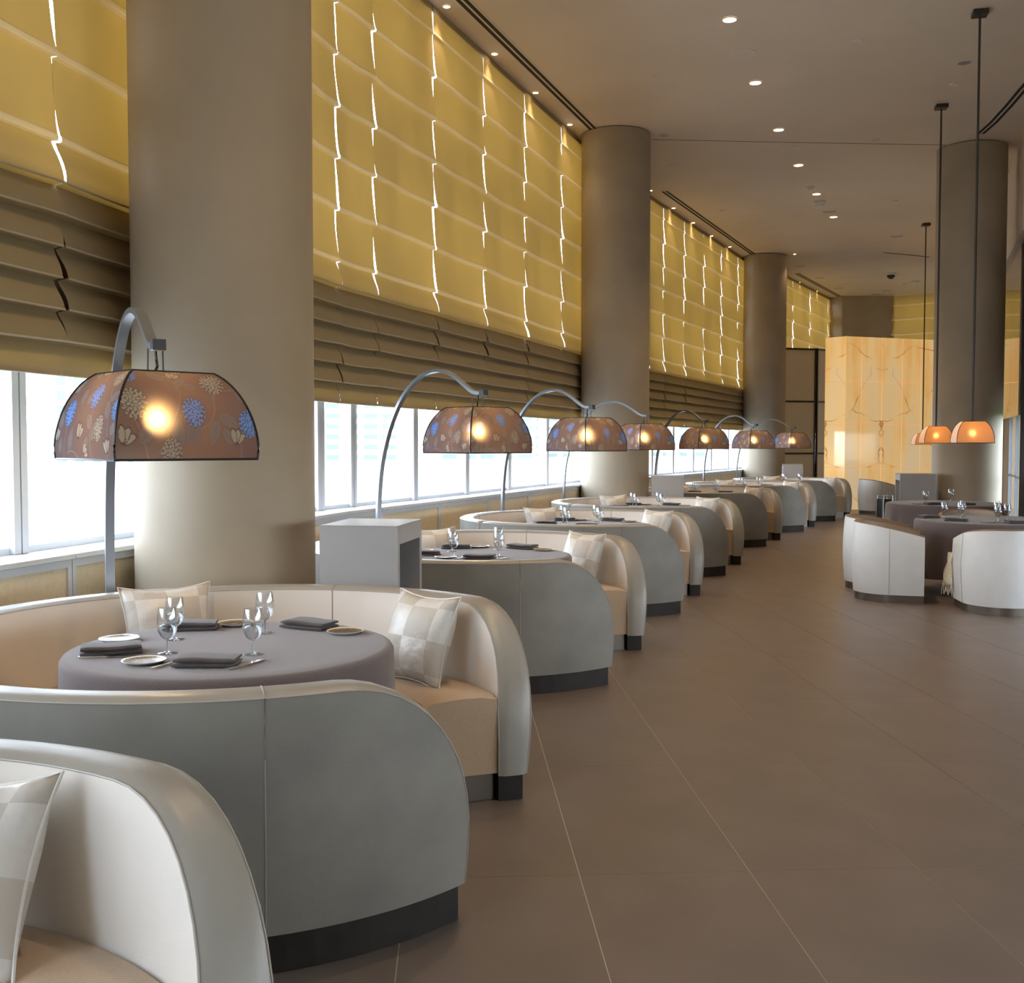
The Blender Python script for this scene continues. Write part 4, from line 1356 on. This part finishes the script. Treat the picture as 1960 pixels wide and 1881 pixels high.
def arm_mesh(R):
    pts = smooth_curve([(f * R, z) for f, z in ARC], 3)
    m = MB(); rows = []
    for i, (x, z) in enumerate(pts):
        a = pts[max(i - 1, 0)]; b_ = pts[min(i + 1, len(pts) - 1)]
        tx, tz = b_[0] - a[0], b_[1] - a[1]; l = math.hypot(tx, tz); nx, nz = -tz / l, tx / l
        h = .012; w_ = .021
        rows.append([(x + nx * h, -w_, z + nz * h), (x + nx * h, w_, z + nz * h), (x - nx * h, w_, z - nz * h), (x - nx * h, -w_, z - nz * h)])
    m.grid(rows, close_v=True); m.f.append((0, 1, 2, 3)); k = (len(rows) - 1) * 4; m.f.append((k + 3, k + 2, k + 1, k))
    return m.mesh('arm', 'steel', angle=40)
def bulb_mesh(r, mt):
    m = MB(); m.lathe([(r * math.sin(PI * k / 10) + 1e-5, -r * math.cos(PI * k / 10)) for k in range(11)], 16)
    return m.mesh('bulb', mt)
bulb_me = bulb_mesh(.035, 'bulb_glow')
ZS = 1.468
LAMPS = [  # base x, y, reach, arm angle, shade turn, where, flipped pattern
    (-1.96, 5.20, 1.10, -60, 43, 'nearest floor lamp, in front of the first column'),
    (-1.09, 8.72, 1.10, -41, 40, 'floor lamp over the second full booth'),
    (-.10, 11.60, 1.10, -38.6, 39, 'floor lamp over the third full booth'),
    (.70, 14.42, 1.10, -22.5, 31, 'floor lamp in front of the second column'),
    (2.44, 18.20, 1.10, -53, 22, 'floor lamp just right of the second column'),
    (3.78, 21.10, 1.10, -43.6, 23, 'floor lamp in front of the third column'),
    (4.98, 23.72, 1.17, -15, 27, 'farthest floor lamp, before the fabric screen')]
arms = {}
for i, (x, y, R_, aa, sr, lb) in enumerate(LAMPS):
    t = thing('arc_floor_lamp', 'steel arc lamp with floral vaulted shade, ' + lb, 'floor lamp', (x, y, 0), D(aa), 'arc floor lamps along the booths')
    if R_ not in arms:
        arms[R_] = arm_mesh(R_)
    b_ = MB(); b_.box(-.16, .16, -.16, .16, .001, .02); bevel(b_.build('base_plate', 'steel_dark', t, smooth=False), .003)
    link('arm', arms[R_], t)
    e = MB(); e.box(R_ * 1.035, R_ * 1.035 + .05, -.026, .026, 1.890, 1.934); bevel(e.build('end_block', 'steel_dark', t, smooth=False), .003)
    s = bpy.data.objects.new('shade', None)
    frame_m = MB(); wt, zt_ = shade_prof(1.0)
    frame_m.tube([(-wt, 0, zt_ - .004), (wt, 0, zt_ - .004)], .004, 6); frame_m.tube([(0, -wt, zt_ - .004), (0, wt, zt_ - .004)], .004, 6)
    sh = frame_m.build('lamp_shade', 'steel_dark', t)
    sh.location = (R_, 0, ZS); sh.rotation_euler = (0, 0, D(sr - aa))
    for k in range(4):
        o = link('shade_panel', panel_b if (k == 0) == (i != 1) and k % 2 == 0 else panel_a, sh, (0, 0, 0), k * PI / 2)
        link('edge_binding', edge_me, sh, (0, 0, 0), k * PI / 2)
    r = MB(); zt2 = ZS + SH
    for dx, dy in ((-.024, -.024), (.036, .024)):
        r.tube([(R_ + dx, dy, zt2 - .006), (R_ + dx, dy * .9, 1.905)], .0035, 6)
    r.build('hanger', 'steel_dark', t)
    r = MB(); r.tube([(R_ + .008, 0, 1.902), (R_ + .006, .004, 1.86), (R_ - .004, .01, 1.835), (R_ + .004, -.004, zt2), (R_, 0, ZS + .24)], .006, 6); r.build('cord', 'black_plastic', t)
    r = MB(); r.lathe([(.018, ZS + .19), (.02, ZS + .245)], 12, R_, 0).disc(.02, ZS + .245, 12, R_, 0); r.build('lamp_holder', 'black_plastic', t)
    link('bulb', bulb_me, t, (R_, 0, ZS + .155))

# ------------------------------------------------------------------ pendant lamps
PH, PWd = .225, .185
def pend_prof(t): return shade_prof(t, PWd, PH, .55)
def pend_panel(mt):
    m = MB(); m.grid([[(-1 * w_ + 2 * w_ * u / 14, -w_, z) for u in range(15)] for w_, z in (pend_prof(k / 14) for k in range(15))])
    return m.mesh('shade_panel', mt)
pp_w, pp_c = pend_panel('shade_silk'), pend_panel('shade_silk_lit')
pedge = shade_edge_mesh(pend_prof, .0035)
pbulb = bulb_mesh(.03, 'pendant_bulb')
for x, y, rz, z0, lb in ((4.85, 11.30, -.22, 1.55, 'amber silk pendant lamp on a long rod, nearest at right'), (5.68, 14.37, -.165, 1.555, 'amber silk pendant lamp on a long rod, middle of the three'), (8.40, 21.94, -.12, 1.545, 'farthest amber pendant lamp, in front of the onyx wall')):
    t = thing('pendant_lamp', lb, 'pendant lamp', (x, y, z0), rz, 'amber pendant lamps')
    m = MB(); m.box(-.075, .075, -.075, .075, CEIL - z0 - .05, CEIL - z0 - .0005); bevel(m.build('ceiling_rose', 'dark_metal', t, smooth=False), .003)
    m = MB(); m.tube([(0, 0, PH - .002), (0, 0, CEIL - z0 - .05)], .0125, 8); m.build('rod', 'dark_metal', t)
    wt, zt_ = pend_prof(1.0)
    fm = MB(); fm.tube([(-wt, 0, zt_ - .003), (wt, 0, zt_ - .003)], .004, 6); fm.tube([(0, -wt, zt_ - .003), (0, wt, zt_ - .003)], .004, 6)
    sh = fm.build('lamp_shade', 'dark_metal', t)
    for k in range(4):
        link('shade_panel', pp_c if k in (1, 3) else pp_w, sh, (0, 0, 0), k * PI / 2)  # side panels take the silk with window light in its colour
        link('edge_binding', pedge, sh, (0, 0, 0), k * PI / 2)
    m = MB(); m.box(-wt, wt, -wt, wt, zt_ - .001, zt_ + .002); m.build('top_plate', 'shade_silk_lit', sh, smooth=False)
    m = MB(); m.lathe([(.016, .13), (.018, PH - .002)], 12); m.build('lamp_holder', 'dark_metal', t)
    link('bulb', pbulb, t, (0, 0, .10))

# ------------------------------------------------------------------ right-hand tables and tub chairs
def tub_meshes():
    """D-plan tub chair, front towards +x"""
    Rb, Lf, th = .345, .30, .055
    n = 22
    plan = [(Lf - Lf * 2 * k / 8 * .5, Rb) for k in range(4)]
    base = []
    for k in range(7):
        base.append((Lf - Lf * k / 6, Rb, 0, 1))
    for k in range(1, n):
        a = PI / 2 + PI * k / n
        base.append((Rb * math.cos(a), Rb * math.sin(a), math.cos(a), math.sin(a)))
    for k in range(7):
        base.append((Lf * k / 6, -Rb, 0, -1))
    def top(x): 
        t = max(0, min(1, (x + Rb) / (Rb + Lf)))
        return .765 - .125 * t ** 1.4
    out = {}
    Z0 = .075
    flare = lambda z: .018 * math.sin(PI * min(1, (z - Z0) / .69)) 
    m = MB(); m.grid([[(x + nx * flare(Z0 + (top(x) - Z0) * j / 10), y + ny * flare(Z0 + (top(x) - Z0) * j / 10), Z0 + (top(x) - Z0) * j / 10) for j in range(11)] for x, y, nx, ny in base])
    # closed front edges of the arms
    for sgn in (1, -1):
        m.grid([[(Lf, sgn * (Rb + flare(Z0 + (top(Lf) - Z0) * j / 10)), Z0 + (top(Lf) - Z0) * j / 10), (Lf, sgn * (Rb - th), Z0 + (top(Lf) - Z0) * j / 10)] for j in range(11)])
    out['outer_shell'] = m.mesh('outer_shell', 'chair_hide', angle=50)
    m = MB(); m.grid([[(x - nx * th, y - ny * th, .36 + (top(x) - .36) * j / 8) for j in range(9)] for x, y, nx, ny in base])
    out['inner_shell'] = m.mesh('inner_shell', 'chair_inner', angle=50)
    m = MB(); m.grid([[(x + nx * (.003 - (th + .003) * q / 6), y + ny * (.003 - (th + .003) * q / 6), top(x) + .014 * (1 - (2 * q / 6 - 1) ** 4)) for q in range(7)] for x, y, nx, ny in base])
    out['rim'] = m.mesh('rim', 'chair_rim', angle=60)
    pl = [(x - nx * (th + .003), y - ny * (th + .003)) for x, y, nx, ny in base]
    m = MB(); k = len(pl)
    lay = []
    for sc_, z in ((1, .20), (1, .40), (.985, .435), (.94, .452)):
        lay.append([((x + .02) * sc_ if False else (x * sc_), y * sc_, z) for x, y in pl])
    m.grid(lay, close_v=True); m.f.append(tuple(range(k))); m.f.append(tuple(3 * k + q for q in reversed(range(k))))
    out['seat'] = m.mesh('seat', 'chair_inner', angle=50)
    m = MB(); lay = []
    for z in (.001, Z0):
        lay.append([(x - nx * .012, y - ny * .012, z) for x, y, nx, ny in base])
    m.grid(lay, close_v=True); k = len(base); m.f.append(tuple(range(k))); m.f.append(tuple(k + q for q in reversed(range(k))))
    out['plinth'] = m.mesh('plinth', 'bronze', angle=30)
    m = MB()
    for sg in (1, -1):
        m.tube([(-.02, sg * (Rb + flare(Z0 + (top(-.02) - Z0) * j / 10) + .0005), Z0 + (top(-.02) - Z0) * j / 10) for j in range(11)], .0018, 5)
    out['stitched_seam'] = m.mesh('stitched_seam', 'piping')
    return out
TUB = tub_meshes()
def tub(x, y, deg, label):
    t = thing('tub_chair', label, 'chair', (x, y, 0), D(deg), 'white tub chairs')
    for k, me in TUB.items():
        link(k, me, t)
TA, TB_ = (4.98, 11.08), (5.80, 14.30)
tub(3.77, 10.65, -17, 'white hide tub chair with brown rim, nearest the aisle, second from the front')
tub(3.93, 11.46, -24, 'white hide tub chair half hidden directly behind the aisle tub chair')
tub(4.50, 9.80, 82, 'white hide tub chair nearest the camera at right, seen from behind')
tub(5.30, 12.35, -110, 'white tub chair with only its back top showing beyond the right table')
tub(8.15, 24.05, 10, 'far tub chair in front of the onyx wall, beside the dark station')
place_table(*TA, tm_big, cloth_big, 'large round table at right under a long cloth', 'taupe cloth with deep folds on the near right table', .4)
place_table(*TB_, tm_big, cloth_big, 'large round table behind, by the right column', 'taupe cloth with deep folds on the far right table', 2.1)
for k, (x, y, lb) in enumerate([(4.59, 11.35, 'leftmost'), (4.73, 11.27, 'third from the left, in front'), (4.90, 11.62, 'second from the left, behind'), (4.91, 10.80, 'fifth, in front'), (5.11, 11.03, 'rightmost visible'), (5.24, 11.55, 'fourth from the left')]):
    put_glass(x, y, 'stemmed wine glass on the near right table, %s' % lb, 'wine glasses on the right tables')
for x, y, lb in ((5.47, 14.15, 'left one'), (6.05, 14.75, 'right one')):
    put_glass(x, y, 'stemmed wine glass on the far right table, %s' % lb, 'wine glasses on the right tables')
for k, (x, y, a, lb) in enumerate([(4.40, 11.30, .3, 'at its far left'), (4.50, 10.82, -.5, 'at its left front'), (4.95, 10.48, 0, 'at its front'), (5.4, 10.75, .6, 'at its right front')]):
    put_flat(napkins[k % 3], 'folded_napkin', 'napkin', x, y, a, 'dark folded napkin on the near right table %s' % lb, 'folded napkins on the right tables')
for k, (x, y, a, lb) in enumerate([(5.45, 13.85, .2, 'at the left'), (5.85, 13.78, .0, 'in the middle')]):
    put_flat(napkins[k % 3], 'folded_napkin', 'napkin', x, y, a, 'dark folded napkin on the far right table %s' % lb, 'folded napkins on the right tables')
for x, y, lb in ((4.72, 10.60, 'near right table, left front'), (5.15, 10.62, 'near right table, right front'), (5.60, 11.2, 'near right table, right edge'), (5.30, 14.02, 'far right table')):
    put_plate(x, y, 'small lattice side plate on the %s' % lb, 'side plates on the right tables')
for x, y, a, lb in ((4.33, 10.98, .8, 'left edge of the near right table'), (5.3, 10.55, 1.3, 'right front of the near right table')):
    put_flat(fork_me, 'fork', 'fork', x, y, a, 'silver fork at the %s' % lb, 'forks on the right tables')

# cream throw with fringe hanging inside the near chair's arm
thr = thing('throw_blanket', 'cream wool throw with ragged fringe hanging beside the near right chair', 'blanket', (4.17, 10.02, 0), D(82))
m = MB(); rows = []
for j in range(13):
    z = .50 - .30 * j / 12
    rows.append([(.08 + .20 * k / 10 + .012 * math.sin(k * 1.7 + j * .5), .02 * math.sin(k * 1.1 + j * .35) + .03 * j / 12, z) for k in range(11)])
m.grid(rows)
o = m.build('woven_body', 'throw_wool', thr); sm_ = o.modifiers.new('thickness', 'SOLIDIFY'); sm_.thickness = .008
m = MB(); rnd = random.Random(4)
for k in range(34):
    x = .08 + .2 * k / 33; yy = .03 + .02 * math.sin(k * .33 + 4)
    l = rnd.uniform(.06, .12)
    m.tube([(x, yy, .205), (x + rnd.uniform(-.01, .01), yy + rnd.uniform(-.01, .01), .205 - l * .5), (x + rnd.uniform(-.02, .02), yy + rnd.uniform(-.015, .015), .205 - l)], .0035, 5)
o = m.build('fringe', 'throw_wool', thr); o['kind'] = 'stuff'

# small framed stand beside the dark station
t = thing('menu_stand', 'small dark stand with chrome rails beside the dark waiter station', 'stand', (6.06, 17.4, 0), .2)
m = MB()
for sx_ in (-.09, .09):
    for sy_ in (-.1, .1):
        m.tube([(sx_, sy_, 0.002), (sx_ * .9, sy_ * .9, .72)], .012, 8)
m.tube([(-.085, -.09, .70), (.085, -.09, .70)], .01, 8); m.tube([(-.085, .09, .70), (.085, .09, .70)], .01, 8)
m.build('frame', 'steel', t)
m = MB(); m.box(-.075, .07, -.09, .09, .05, .66); bevel(m.build('body', 'black_plastic', t, smooth=False), .004)
